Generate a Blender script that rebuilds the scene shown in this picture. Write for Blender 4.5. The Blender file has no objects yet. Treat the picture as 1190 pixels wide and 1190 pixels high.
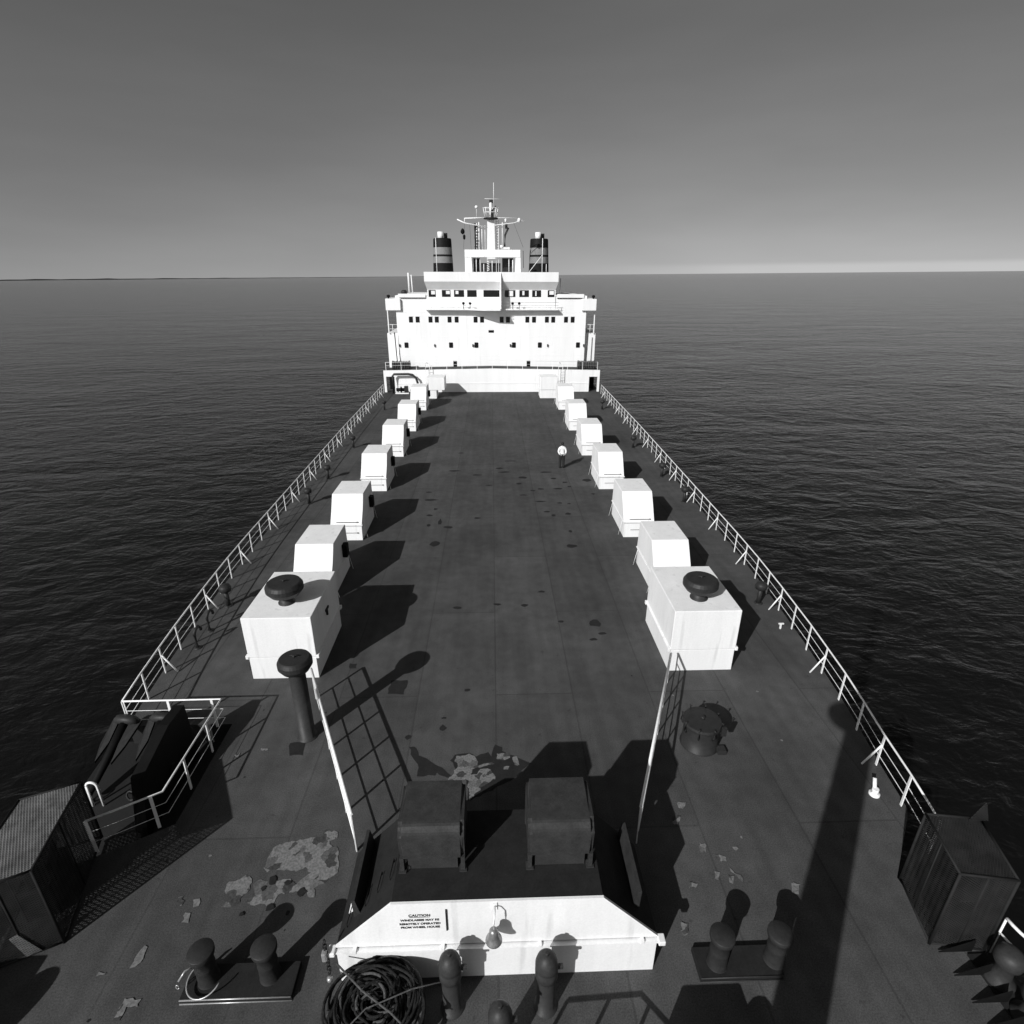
import bpy, bmesh, math, random
from mathutils import Vector, Matrix
from mathutils.geometry import tessellate_polygon
random.seed(7)
C = bpy.context.scene.collection
SC = bpy.context.scene
AZ, EL = math.radians(38.0), math.radians(31.3)      # shadows run towards azimuth 38 degrees off the ship's length
pi = math.pi

# ------------------------------------------------------------------ materials
def mat(name, v, rough=0.6, metal=0.0, var=0.12, scale=3.0, bump=0.0, bscale=30.0, spec=0.4, streak=False, grime=0.0):
    m = bpy.data.materials.new(name); m.use_nodes = True
    nt = m.node_tree; N = nt.nodes; L = nt.links
    b = N['Principled BSDF']; b.inputs['Roughness'].default_value = rough
    b.inputs['Metallic'].default_value = metal
    b.inputs['Specular IOR Level'].default_value = spec
    tc = N.new('ShaderNodeTexCoord'); mp = N.new('ShaderNodeMapping'); L.new(tc.outputs['Object'], mp.inputs[0])
    if streak: mp.inputs['Scale'].default_value = (1, 1, 0.12)
    n1 = N.new('ShaderNodeTexNoise'); n1.inputs['Scale'].default_value = scale; n1.inputs['Detail'].default_value = 8
    n1.inputs['Roughness'].default_value = 0.65
    L.new(mp.outputs[0], n1.inputs['Vector'])
    mr = N.new('ShaderNodeMapRange'); mr.inputs['From Min'].default_value = 0.3; mr.inputs['From Max'].default_value = 0.7
    mr.inputs['To Min'].default_value = v * (1 - var); mr.inputs['To Max'].default_value = v * (1 + var * 0.6)
    L.new(n1.outputs['Fac'], mr.inputs['Value'])
    out = mr.outputs['Result']
    ng = N.new('ShaderNodeTexNoise'); ng.inputs['Scale'].default_value = 26; ng.inputs['Detail'].default_value = 6; ng.inputs['Roughness'].default_value = 0.8
    L.new(tc.outputs['Object'], ng.inputs['Vector'])
    rg = N.new('ShaderNodeMapRange'); rg.inputs['From Min'].default_value = 0.35; rg.inputs['From Max'].default_value = 0.65
    gv = 0.05 if v > 0.5 else 0.16
    rg.inputs['To Min'].default_value = 1 - gv; rg.inputs['To Max'].default_value = 1 + gv; L.new(ng.outputs['Fac'], rg.inputs['Value'])
    mg = N.new('ShaderNodeMath'); mg.operation = 'MULTIPLY'; L.new(out, mg.inputs[0]); L.new(rg.outputs['Result'], mg.inputs[1]); out = mg.outputs[0]
    if grime > 0:
        n2 = N.new('ShaderNodeTexNoise'); n2.inputs['Scale'].default_value = scale * 2.3; n2.inputs['Detail'].default_value = 10
        L.new(mp.outputs[0], n2.inputs['Vector'])
        r2 = N.new('ShaderNodeMapRange'); r2.inputs['From Min'].default_value = 0.6; r2.inputs['From Max'].default_value = 0.72
        r2.inputs['To Min'].default_value = 1.0; r2.inputs['To Max'].default_value = 1 - grime
        L.new(n2.outputs['Fac'], r2.inputs['Value'])
        mm = N.new('ShaderNodeMath'); mm.operation = 'MULTIPLY'; L.new(out, mm.inputs[0]); L.new(r2.outputs['Result'], mm.inputs[1])
        out = mm.outputs[0]
    L.new(out, b.inputs['Base Color'])
    if bump > 0:
        n3 = N.new('ShaderNodeTexNoise'); n3.inputs['Scale'].default_value = bscale; n3.inputs['Detail'].default_value = 4
        L.new(tc.outputs['Object'], n3.inputs['Vector'])
        bp = N.new('ShaderNodeBump'); bp.inputs['Strength'].default_value = bump; bp.inputs['Distance'].default_value = 0.02
        L.new(n3.outputs['Fac'], bp.inputs['Height']); L.new(bp.outputs[0], b.inputs['Normal'])
    return m

def deck_mat():
    m = bpy.data.materials.new('deck_paint'); m.use_nodes = True
    nt = m.node_tree; N = nt.nodes; L = nt.links; b = N['Principled BSDF']
    b.inputs['Roughness'].default_value = 0.8; b.inputs['Specular IOR Level'].default_value = 0.08
    tc = N.new('ShaderNodeTexCoord')
    def noise(scale, det, vec=None):
        n = N.new('ShaderNodeTexNoise'); n.inputs['Scale'].default_value = scale; n.inputs['Detail'].default_value = det
        L.new(vec or tc.outputs['Object'], n.inputs['Vector']); return n.outputs['Fac']
    def rng(x, a, c, lo, hi):
        r = N.new('ShaderNodeMapRange'); r.inputs['From Min'].default_value = a; r.inputs['From Max'].default_value = c
        r.inputs['To Min'].default_value = lo; r.inputs['To Max'].default_value = hi; L.new(x, r.inputs['Value']); return r.outputs['Result']
    def mul(a, c):
        k = N.new('ShaderNodeMath'); k.operation = 'MULTIPLY'; L.new(a, k.inputs[0])
        if isinstance(c, float): k.inputs[1].default_value = c
        else: L.new(c, k.inputs[1])
        return k.outputs[0]
    mp = N.new('ShaderNodeMapping'); mp.inputs['Rotation'].default_value = (0, 0, pi / 2); L.new(tc.outputs['Object'], mp.inputs[0])
    br = N.new('ShaderNodeTexBrick'); br.inputs['Scale'].default_value = 1.0; br.inputs['Brick Width'].default_value = 9.0
    br.inputs['Row Height'].default_value = 2.3; br.inputs['Mortar Size'].default_value = 0.022; br.inputs['Bias'].default_value = 0
    br.inputs['Color1'].default_value = (1.05,) * 3 + (1,); br.inputs['Color2'].default_value = (0.93,) * 3 + (1,); br.inputs['Mortar'].default_value = (0.78,) * 3 + (1,)
    L.new(mp.outputs[0], br.inputs['Vector'])
    v = rng(noise(0.35, 6), 0.3, 0.7, 0.054, 0.080)
    v = mul(v, rng(noise(2.4, 9), 0.3, 0.7, 0.86, 1.10))
    v = mul(v, rng(noise(38, 3), 0.3, 0.7, 0.72, 1.25))
    mps = N.new('ShaderNodeMapping'); mps.inputs['Scale'].default_value = (3.0, 0.25, 1); L.new(tc.outputs['Object'], mps.inputs[0])
    v = mul(v, rng(noise(0.9, 6, mps.outputs[0]), 0.35, 0.65, 0.90, 1.08))
    v = mul(v, br.outputs['Color'])
    v = mul(v, rng(noise(5.5, 8), 0.66, 0.74, 1.0, 0.72))
    L.new(v, b.inputs['Base Color'])
    bp = N.new('ShaderNodeBump'); bp.inputs['Strength'].default_value = 0.25; bp.inputs['Distance'].default_value = 0.01
    L.new(noise(55, 3), bp.inputs['Height'])
    L.new(bp.outputs[0], b.inputs['Normal'])
    return m

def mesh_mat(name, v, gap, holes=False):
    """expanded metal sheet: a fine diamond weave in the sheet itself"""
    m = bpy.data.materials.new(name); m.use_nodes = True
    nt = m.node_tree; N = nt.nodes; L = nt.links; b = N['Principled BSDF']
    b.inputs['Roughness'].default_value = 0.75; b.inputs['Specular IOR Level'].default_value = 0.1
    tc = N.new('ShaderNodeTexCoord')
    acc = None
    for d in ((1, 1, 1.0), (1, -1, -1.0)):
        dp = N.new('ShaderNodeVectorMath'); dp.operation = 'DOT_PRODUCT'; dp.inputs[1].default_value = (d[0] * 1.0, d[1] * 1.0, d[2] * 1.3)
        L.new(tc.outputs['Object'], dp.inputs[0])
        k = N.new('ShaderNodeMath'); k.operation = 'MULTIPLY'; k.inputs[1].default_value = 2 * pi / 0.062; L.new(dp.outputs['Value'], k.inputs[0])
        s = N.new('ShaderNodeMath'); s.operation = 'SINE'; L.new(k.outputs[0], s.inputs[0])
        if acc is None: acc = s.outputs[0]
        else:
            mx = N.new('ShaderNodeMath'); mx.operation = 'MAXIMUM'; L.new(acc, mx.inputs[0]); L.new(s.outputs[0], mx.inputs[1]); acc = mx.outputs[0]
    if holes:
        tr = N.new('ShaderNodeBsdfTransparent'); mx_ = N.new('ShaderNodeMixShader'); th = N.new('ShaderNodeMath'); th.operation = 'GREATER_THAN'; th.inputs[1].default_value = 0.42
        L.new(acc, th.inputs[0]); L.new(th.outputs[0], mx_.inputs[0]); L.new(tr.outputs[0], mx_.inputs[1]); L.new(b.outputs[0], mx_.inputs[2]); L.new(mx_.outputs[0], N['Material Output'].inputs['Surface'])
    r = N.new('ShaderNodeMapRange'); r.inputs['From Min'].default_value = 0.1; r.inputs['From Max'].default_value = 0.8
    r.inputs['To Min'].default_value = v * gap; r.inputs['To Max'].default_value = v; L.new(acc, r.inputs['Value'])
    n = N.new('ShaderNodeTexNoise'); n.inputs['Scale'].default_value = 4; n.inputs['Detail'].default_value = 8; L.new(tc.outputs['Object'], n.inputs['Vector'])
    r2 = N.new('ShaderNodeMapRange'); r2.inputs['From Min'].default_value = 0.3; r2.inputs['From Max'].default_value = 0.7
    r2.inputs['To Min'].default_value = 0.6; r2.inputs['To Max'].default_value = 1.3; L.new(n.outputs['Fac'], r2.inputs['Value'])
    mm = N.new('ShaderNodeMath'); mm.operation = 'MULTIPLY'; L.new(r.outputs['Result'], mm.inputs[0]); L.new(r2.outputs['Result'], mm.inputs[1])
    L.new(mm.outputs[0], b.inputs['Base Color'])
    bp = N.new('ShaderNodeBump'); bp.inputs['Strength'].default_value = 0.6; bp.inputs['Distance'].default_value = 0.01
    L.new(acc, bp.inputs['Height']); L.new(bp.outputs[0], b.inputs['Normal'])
    return m

def flake_mat(name, v, under, lo, hi, scale):
    m = bpy.data.materials.new(name); m.use_nodes = True
    nt = m.node_tree; N = nt.nodes; L = nt.links; b = N['Principled BSDF']; b.inputs['Roughness'].default_value = 0.85; b.inputs['Specular IOR Level'].default_value = 0.08
    tc = N.new('ShaderNodeTexCoord')
    vo = N.new('ShaderNodeTexVoronoi'); vo.inputs['Scale'].default_value = scale; vo.inputs['Randomness'].default_value = 1
    n = N.new('ShaderNodeTexNoise'); n.inputs['Scale'].default_value = scale * .8; n.inputs['Detail'].default_value = 8; L.new(tc.outputs['Object'], n.inputs['Vector'])
    ml = N.new('ShaderNodeVectorMath'); ml.operation = 'MULTIPLY_ADD'; ml.inputs[1].default_value = (.25, .25, .25); L.new(n.outputs['Color'], ml.inputs[0]); L.new(tc.outputs['Object'], ml.inputs[2]); L.new(ml.outputs[0], vo.inputs['Vector'])
    sp = N.new('ShaderNodeSeparateColor'); L.new(vo.outputs['Color'], sp.inputs[0])
    mr = N.new('ShaderNodeMapRange'); mr.inputs['From Min'].default_value = lo; mr.inputs['From Max'].default_value = hi
    mr.inputs['To Min'].default_value = under; mr.inputs['To Max'].default_value = v; L.new(sp.outputs[0], mr.inputs['Value'])
    n2 = N.new('ShaderNodeTexNoise'); n2.inputs['Scale'].default_value = 22; n2.inputs['Detail'].default_value = 8; L.new(tc.outputs['Object'], n2.inputs['Vector'])
    r2 = N.new('ShaderNodeMapRange'); r2.inputs['From Min'].default_value = .3; r2.inputs['From Max'].default_value = .7; r2.inputs['To Min'].default_value = .65; r2.inputs['To Max'].default_value = 1.3; L.new(n2.outputs['Fac'], r2.inputs['Value'])
    mm = N.new('ShaderNodeMath'); mm.operation = 'MULTIPLY'; L.new(mr.outputs['Result'], mm.inputs[0]); L.new(r2.outputs['Result'], mm.inputs[1]); L.new(mm.outputs[0], b.inputs['Base Color'])
    return m

def sea_mat():
    m = bpy.data.materials.new('sea_water'); m.use_nodes = True
    nt = m.node_tree; N = nt.nodes; L = nt.links; b = N['Principled BSDF']
    b.inputs['Base Color'].default_value = (0.004, 0.004, 0.004, 1); b.inputs['Roughness'].default_value = 0.12
    b.inputs['IOR'].default_value = 1.33
    tc = N.new('ShaderNodeTexCoord')
    def wave(sx, sy, rot, scale, det, dist, strength, prev=None):
        mp = N.new('ShaderNodeMapping'); mp.inputs['Rotation'].default_value = (0, 0, rot); mp.inputs['Scale'].default_value = (sx, sy, 1)
        L.new(tc.outputs['Object'], mp.inputs[0])
        n = N.new('ShaderNodeTexNoise'); n.inputs['Scale'].default_value = scale; n.inputs['Detail'].default_value = det; n.inputs['Roughness'].default_value = 0.55
        n.inputs['Distortion'].default_value = 0.6
        L.new(mp.outputs[0], n.inputs['Vector'])
        bp = N.new('ShaderNodeBump'); bp.inputs['Strength'].default_value = strength; bp.inputs['Distance'].default_value = dist
        L.new(n.outputs['Fac'], bp.inputs['Height'])
        if prev: L.new(prev, bp.inputs['Normal'])
        return bp.outputs[0]
    o = wave(0.7, 1.0, 0.12, 1.3, 6, 0.17, 0.6)
    o = wave(0.6, 1.0, -0.35, 0.42, 4, 0.45, 0.7, o)
    o = wave(0.5, 1.0, 0.25, 0.05, 3, 2.0, 0.4, o)
    L.new(o, b.inputs['Normal'])
    return m

M = dict(
    white=mat('white_paint', 0.77, 0.6, spec=0.2, var=0.09, scale=1.6, streak=True, grime=0.16, bump=0.12, bscale=14),
    white_rail=mat('white_rail_paint', 0.82, 0.45, var=0.12, scale=9),
    house=mat('white_superstructure_paint', 0.79, 0.6, spec=0.2, var=0.07, scale=0.9, streak=True, grime=0.09),
    seam=mat('seam_dark_grey', 0.10, 0.8),  # even dark grey of the lines across the box fronts
    dark=mat('dark_deck_paint', 0.019, 0.7, spec=0.1, var=0.25, scale=4, bump=0.2, bscale=60),
    dark2=mat('dark_steel_paint', 0.026, 0.5, spec=0.2, var=0.25, scale=6, bump=0.15, bscale=40),
    mid=mat('weathered_dark_paint', 0.034, 0.5, spec=0.2, var=0.3, scale=5, bump=0.15, bscale=40),
    black=mat('black_paint', 0.007, 0.7, var=0.3, spec=0.1),
    glass=mat('dark_window_glass', 0.008, 0.12, var=0.1, spec=0.5),
    funnel=mat('funnel_black', 0.010, 0.6, spec=0.1),
    funnel_mid=mat('funnel_band_grey', 0.20, 0.6, spec=0.2),
    steel=mat('bare_steel', 0.42, 0.32, metal=0.5, var=0.2),
    bronze=mat('bell_metal', 0.30, 0.35, metal=0.6, var=0.3, scale=12),
    rope=mat('dark_rope', 0.022, 0.9, spec=0.05, var=0.6, scale=14, bump=0.6, bscale=90),
    rope_l=mat('worn_rope', 0.085, 0.9, spec=0.05, var=0.5, scale=18, bump=0.6, bscale=90),
    hull=mat('hull_paint', 0.022, 0.7, spec=0.1),
    chip=flake_mat('bare_primer_patch', 0.16, 0.05, 0.12, 0.42, 5.5),
    chip2=mat('worn_deck_patch', 0.075, 0.85, spec=0.1, var=0.25, scale=5),
    stain=mat('dark_deck_stain', 0.023, 0.85, spec=0.05, var=0.2, scale=4),
    skin=mat('skin', 0.30, 0.6), shirt=mat('white_shirt', 0.78, 0.8, var=0.06), trousers=mat('dark_trousers', 0.012, 0.8), hair=mat('dark_hair', 0.01, 0.6),
    coast=mat('far_coast', 0.03, 0.9), ink=mat('black_lettering', 0.012, 0.6),
    mesh_l=mesh_mat('sunlit_tone_expanded_metal', 0.17, 0.30), mesh_d=mesh_mat('dark_expanded_metal', 0.032, 0.5, True),  # brighter sheet has its sunlit look painted into the tone
    deck=deck_mat(), sea=sea_mat())

# ------------------------------------------------------------------ helpers
class MB:
    def __init__(s): s.bm = bmesh.new(); s.mi = 0
    def _fin(s, fs):
        for f in fs: f.material_index = s.mi
        return s
    def box(s, x0, x1, y0, y1, z0, z1, bev=0.0, rz=0.0, piv=None):
        r = bmesh.ops.create_cube(s.bm, size=1.0)
        vs = r['verts']
        c = Vector(((x0 + x1) / 2, (y0 + y1) / 2, (z0 + z1) / 2)); d = (x1 - x0, y1 - y0, z1 - z0)
        for v in vs: v.co = Vector((v.co.x * d[0], v.co.y * d[1], v.co.z * d[2])) + c
        if rz:
            p = Vector(piv) if piv else c
            R_ = Matrix.Rotation(rz, 3, 'Z')
            for v in vs: v.co = R_ @ (v.co - p) + p
        fs = list({f for v in vs for f in v.link_faces})
        s._fin(fs)
        if bev: 
            es = list({e for v in vs for e in v.link_edges})
            r = bmesh.ops.bevel(s.bm, geom=es, offset=bev, segments=2, affect='EDGES', profile=0.5); s._fin(r['faces'])
        return s
    def tube(s, pts, r, n=8, r2=None, caps=True, closed=False):
        pts = [Vector(p) for p in pts]; rings = []
        up = Vector((0, 0, 1)); m = len(pts)
        for i, p in enumerate(pts):
            if closed: t = (pts[(i + 1) % m] - pts[i - 1])
            else: t = (pts[min(i + 1, m - 1)] - pts[max(i - 1, 0)])
            t.normalize()
            a = t.cross(up)
            if a.length < 0.05: a = t.cross(Vector((1, 0, 0)))
            a.normalize(); b = t.cross(a)
            rr = r if r2 is None else r + (r2 - r) * i / (m - 1)
            if isinstance(r, (list, tuple)): rr = r[i]
            rings.append([s.bm.verts.new(p + (a * math.cos(2 * pi * k / n) + b * math.sin(2 * pi * k / n)) * rr) for k in range(n)])
        fs = []
        for i in range(m if closed else m - 1):
            A = rings[i]; B = rings[(i + 1) % m]
            for k in range(n): fs.append(s.bm.faces.new((A[k], A[(k + 1) % n], B[(k + 1) % n], B[k])))
        if caps and not closed: fs.append(s.bm.faces.new(rings[0][::-1])); fs.append(s.bm.faces.new(rings[-1]))
        for f in fs[:-2] if caps and not closed else fs: f.smooth = True
        return s._fin(fs)
    def lathe(s, cx, cy, prof, n=28, smooth=True):
        rings = []; fs = []
        for r, z in prof:
            if r < 1e-4: rings.append([s.bm.verts.new((cx, cy, z))])
            else: rings.append([s.bm.verts.new((cx + r * math.cos(2 * pi * k / n), cy + r * math.sin(2 * pi * k / n), z)) for k in range(n)])
        for A, B in zip(rings, rings[1:]):
            for k in range(n):
                q = (k + 1) % n
                if len(A) == 1 and len(B) == 1: continue
                if len(A) == 1: fs.append(s.bm.faces.new((A[0], B[q], B[k])))
                elif len(B) == 1: fs.append(s.bm.faces.new((A[k], A[q], B[0])))
                else: fs.append(s.bm.faces.new((A[k], A[q], B[q], B[k])))
        for f in fs: f.smooth = smooth
        return s._fin(fs)
    def prism(s, poly, f0, f1):
        """closed polygon swept between maps f0(p), f1(p) -> 3d"""
        A = [s.bm.verts.new(f0(p)) for p in poly]; B = [s.bm.verts.new(f1(p)) for p in poly]; fs = []
        n = len(poly)
        for k in range(n): fs.append(s.bm.faces.new((A[k], A[(k + 1) % n], B[(k + 1) % n], B[k])))
        fs.append(s.bm.faces.new(A[::-1])); fs.append(s.bm.faces.new(B))
        return s._fin(fs)
    def flat(s, poly, z):
        vs = [s.bm.verts.new((p[0], p[1], z)) for p in poly]
        tri = tessellate_polygon([[Vector((p[0], p[1], 0)) for p in poly]])
        fs = []
        for t in tri:
            a, b, c = (vs[i] for i in t)
            nrm = (b.co - a.co).cross(c.co - a.co)
            if abs(nrm.z) < 1e-9: continue
            fs.append(s.bm.faces.new((a, b, c) if nrm.z > 0 else (c, b, a)))
        return s._fin(fs)
    def quad(s, a, b, c, d):
        return s._fin([s.bm.faces.new([s.bm.verts.new(p) for p in (a, b, c, d)])])
    def build(s, name, mats, parent=None, loc=None, recalc=True):
        if recalc: bmesh.ops.recalc_face_normals(s.bm, faces=s.bm.faces[:])
        me = bpy.data.meshes.new(name); s.bm.to_mesh(me); s.bm.free()
        for m in (mats if isinstance(mats, (list, tuple)) else [mats]): me.materials.append(M[m] if isinstance(m, str) else m)
        o = bpy.data.objects.new(name, me); C.objects.link(o)
        if parent: o.parent = parent; 
        if parent and loc is None:
            # geometry was given in world coordinates: bring it into the thing's own frame
            q = parent; off = Vector((0, 0, 0))
            while q: off += q.location; q = q.parent
            me.transform(Matrix.Translation(-off))
        if loc is not None: o.location = loc
        return o

def tag(o, label, cat, group=None):
    o['label'] = label; o['category'] = cat
    if group: o['group'] = group
    return o
def thing(name, label, cat, loc, group=None):
    o = bpy.data.objects.new(name, None); C.objects.link(o); o.location = loc; o.empty_display_size = 0.2
    return tag(o, label, cat, group)
def struct(o): o['kind'] = 'structure'; return o
def dup(root, loc, label):
    """copy of a thing with its parts and their sub-parts"""
    r = root.copy(); C.objects.link(r); r.location = loc; r['label'] = label
    for ch in list(root.children):
        c = ch.copy(); C.objects.link(c); c.parent = r
        for g in list(ch.children):
            d = g.copy(); C.objects.link(d); d.parent = c
    return r
def interp(t, T):
    for (a, x), (b, y) in zip(T, T[1:]):
        if a <= t <= b: return x + (y - x) * (t - a) / (b - a)
    return T[0][1] if t < T[0][0] else T[-1][1]
RX = [(0, 6.0), (5, 8.6), (8.2, 9.32), (9.4, 9.54), (10.6, 9.71), (11.93, 9.95), (13.14, 10.14), (14.35, 10.28), (15.56, 10.42), (18, 10.63),
      (20.5, 10.80), (23.0, 10.90), (31.4, 11.10), (43.5, 11.38), (61, 11.58), (90, 11.6)]
def rx(y): return interp(y, RX)
def ragged(poly, amp, sub):
    out = []
    for i, (x, y) in enumerate(poly):
        x2, y2 = poly[(i + 1) % len(poly)]; L = math.hypot(x2 - x, y2 - y); n = max(1, int(L / sub))
        for k in range(n):
            t = k / n; j = amp if k else amp * 0.3
            out.append((x + (x2 - x) * t + random.uniform(-j, j), y + (y2 - y) * t + random.uniform(-j, j)))
    return out
LIGHT=[[(-4.91, 8.29), (-4.92, 8.49), (-4.84, 8.79), (-4.64, 8.87), (-4.42, 8.89), (-4.18, 8.95), (-3.93, 8.98), (-3.84, 9.16), (-3.56, 9.08), (-3.54, 8.93), (-3.7, 8.86), (-3.46, 8.68), (-3.38, 8.41), (-3.33, 8.15), (-3.48, 8.02), (-3.55, 7.93), (-3.73, 7.82), (-3.67, 7.64), (-3.8, 7.67), (-3.87, 7.8), (-4.12, 7.74), (-4.41, 7.72), (-4.48, 7.52), (-4.7, 7.55), (-4.8, 7.52), (-5.0, 7.59), (-4.89, 7.76), (-4.99, 7.95), (-4.88, 8.04), (-4.57, 8.03), (-4.28, 8.05), (-4.12, 7.92), (-4.03, 8.04), (-3.89, 8.16), (-4.05, 8.3), (-4.15, 8.22), (-4.46, 8.23), (-4.74, 8.25), (-4.81, 8.19)], [(-5.54, 7.97), (-5.36, 8.05), (-5.23, 8.17), (-5.06, 8.07), (-5.02, 7.86), (-5.12, 7.74), (-5.12, 7.6), (-5.31, 7.49), (-5.46, 7.52), (-5.35, 7.66), (-5.49, 7.78)], [(-6.4, 7.72), (-6.3, 7.75), (-6.24, 7.57), (-6.34, 7.55)], [(-6.06, 7.68), (-5.96, 7.69), (-5.91, 7.54), (-6.01, 7.53)], [(-6.11, 7.43), (-6.0, 7.41), (-5.96, 7.23), (-6.08, 7.24)], [(-6.56, 6.86), (-6.49, 6.83), (-6.46, 6.63), (-6.54, 6.49), (-6.62, 6.47), (-6.61, 6.71)], [(-7.13, 6.44), (-7.0, 6.42), (-7.01, 6.37), (-7.14, 6.37)], [(-6.44, 6.01), (-6.15, 5.99), (-6.14, 5.87), (-6.34, 5.88), (-6.35, 5.69), (-6.46, 5.7), (-6.45, 5.86), (-6.43, 5.95)], [(-6.2, 11.6), (-6.0, 11.59), (-6.0, 11.53), (-6.17, 11.52)], [(-6.8, 11.39), (-6.67, 11.48), (-6.68, 11.28)], [(4.45, 8.58), (4.57, 8.55), (4.52, 8.34), (4.4, 8.34)], [(4.65, 8.3), (4.91, 8.22), (4.87, 8.13), (4.68, 8.11)], [(4.54, 7.91), (4.66, 7.9), (4.56, 7.73), (4.49, 7.75)], [(4.89, 7.99), (5.08, 7.76), (5.04, 7.67), (4.93, 7.86)], [(4.79, 7.84), (4.92, 7.8), (4.84, 7.65), (4.76, 7.68)], [(3.93, 7.7), (4.11, 7.67), (4.05, 7.58), (3.91, 7.59)], [(5.13, 8.46), (5.26, 8.4), (5.16, 8.35)], [(6.03, 7.61), (6.21, 7.6), (6.06, 7.37), (5.94, 7.43)], [(3.54, 6.94), (3.67, 6.91), (3.58, 6.7), (3.45, 6.7)], [(4.26, 9.58), (4.49, 9.63), (4.36, 9.44), (4.26, 9.46)], [(4.05, 9.23), (4.24, 9.24), (4.09, 8.96), (4.01, 9.08)]]
PALE=[[(-1.19, 10.44), (-1.07, 10.63), (-0.98, 10.84), (-1.07, 11.02), (-1.03, 11.19), (-0.71, 11.27), (-0.51, 11.1), (-0.46, 10.82), (-0.6, 10.74), (-0.64, 10.56), (-0.46, 10.67), (-0.32, 10.76), (-0.13, 10.72), (-0.03, 10.43), (-0.26, 10.27), (-0.4, 10.11), (-0.53, 10.0), (-0.66, 9.82), (-0.71, 10.42)], [(0.02, 11.24), (0.32, 11.26), (0.36, 11.1), (0.17, 11.01), (0.02, 11.05)], [(0.41, 11.1), (0.53, 11.13), (0.59, 10.85), (0.47, 10.85)], [(-0.48, 10.85), (-0.13, 10.96), (-0.05, 10.9), (-0.46, 10.79)], [(0.19, 10.8), (0.33, 10.82), (0.3, 10.72), (0.18, 10.71)]]
DARK=[[(-1.19, 11.06), (-1.08, 11.24), (-0.71, 11.29), (-0.52, 11.16), (-0.22, 11.31), (-0.13, 11.15), (-0.02, 11.56), (0.17, 11.47), (0.15, 11.33), (0.65, 11.03), (0.89, 10.9), (0.34, 10.36), (-0.66, 9.8), (-0.75, 10.45), (-1.08, 10.87)], [(-2.31, 11.53), (-2.17, 11.56), (-2.01, 11.24), (-1.78, 11.14), (-1.36, 10.82), (-1.13, 10.58), (-1.2, 10.49), (-1.49, 10.68), (-1.53, 10.59), (-1.81, 10.57), (-1.98, 10.58), (-2.0, 10.96), (-2.17, 11.18)], [(-3.21, 14.24), (-2.71, 14.25), (-2.74, 13.59), (-3.23, 13.63)], [(-4.68, 15.13), (-4.45, 15.09), (-4.43, 14.86), (-4.62, 14.86)], [(-5.5, 11.76), (-5.08, 11.8), (-5.02, 11.34), (-5.36, 11.33)]]
SPOTS=[(-1.39, 18.35, 0.19, 0.11), (0.11, 18.56, 0.16, 0.09), (1.14, 18.46, 0.17, 0.11), (1.85, 19.43, 0.15, 0.1), (2.39, 17.32, 0.14, 0.09), (3.57, 17.17, 0.23, 0.3), (3.74, 16.53, 0.16, 0.1), (3.38, 16.19, 0.14, 0.09), (-0.84, 13.73, 0.11, 0.07), (-1.47, 12.58, 0.09, 0.05), (-1.47, 12.19, 0.11, 0.12), (-2.37, 11.9, 0.1, 0.1), (3.63, 23.51, 0.27, 0.23), (3.74, 25.14, 0.11, 0.15), (-2.77, 23.93, 0.27, 0.34), (-2.27, 25.8, 0.24, 0.16), (-2.74, 26.42, 0.11, 0.48), (-3.27, 26.07, 0.13, 0.16), (-3.37, 27.34, 0.2, 0.13), (-3.11, 28.21, 0.14, 0.14), (-0.84, 26.93, 0.18, 0.13), (-3.73, 30.8, 0.18, 0.11), (-3.5, 29.58, 0.44, 0.15), (-2.48, 34.67, 0.41, 0.16), (-1.03, 33.81, 0.36, 0.15), (-0.26, 31.91, 0.23, 0.11), (0.39, 35.12, 0.31, 0.17), (0.68, 34.33, 0.41, 0.16), (1.81, 33.25, 0.3, 0.24), (1.54, 32.14, 0.21, 0.17), (2.28, 30.91, 0.17, 0.13), (2.77, 31.17, 0.22, 0.13), (3.8, 31.19, 0.34, 0.14), (4.33, 32.3, 0.17, 0.17), (4.51, 31.56, 0.15, 0.11), (1.69, 30.2, 0.24, 0.1), (2.61, 29.18, 0.35, 0.1), (3.64, 28.91, 0.16, 0.12), (4.16, 28.8, 0.11, 0.09), (2.83, 27.69, 0.2, 0.13), (3.13, 27.21, 0.12, 0.21), (3.9, 27.36, 0.2, 0.17), (3.32, 34.27, 0.41, 0.16), (3.71, 33.02, 0.2, 0.15), (5.73, 32.67, 0.29, 0.29), (5.72, 30.3, 0.11, 0.15), (-2.27, 38.65, 0.22, 0.12), (1.16, 36.69, 0.43, 0.11)]

# ------------------------------------------------------------------ sea, coast, deck, hull
m = MB(); n = 96
rings = [0, 40, 150, 600, 3000, 40000]
for a, b in zip(rings, rings[1:]):
    for k in range(n):
        t0, t1 = 2 * pi * k / n, 2 * pi * (k + 1) / n
        if a == 0: m._fin([m.bm.faces.new([m.bm.verts.new(p) for p in ((0, 0, 0), (b * math.cos(t0), b * math.sin(t0), 0), (b * math.cos(t1), b * math.sin(t1), 0))])])
        else: m.quad((a * math.cos(t0), a * math.sin(t0), 0), (b * math.cos(t0), b * math.sin(t0), 0), (b * math.cos(t1), b * math.sin(t1), 0), (a * math.cos(t1), a * math.sin(t1), 0))
bmesh.ops.remove_doubles(m.bm, verts=m.bm.verts[:], dist=0.001)
sea = m.build('sea', 'sea'); sea.location = (0, 0, -8.5); sea.rotation_euler = (0.0028, -0.0112, 0)   # the ship lies very slightly heeled and trimmed; struct(sea)

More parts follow.
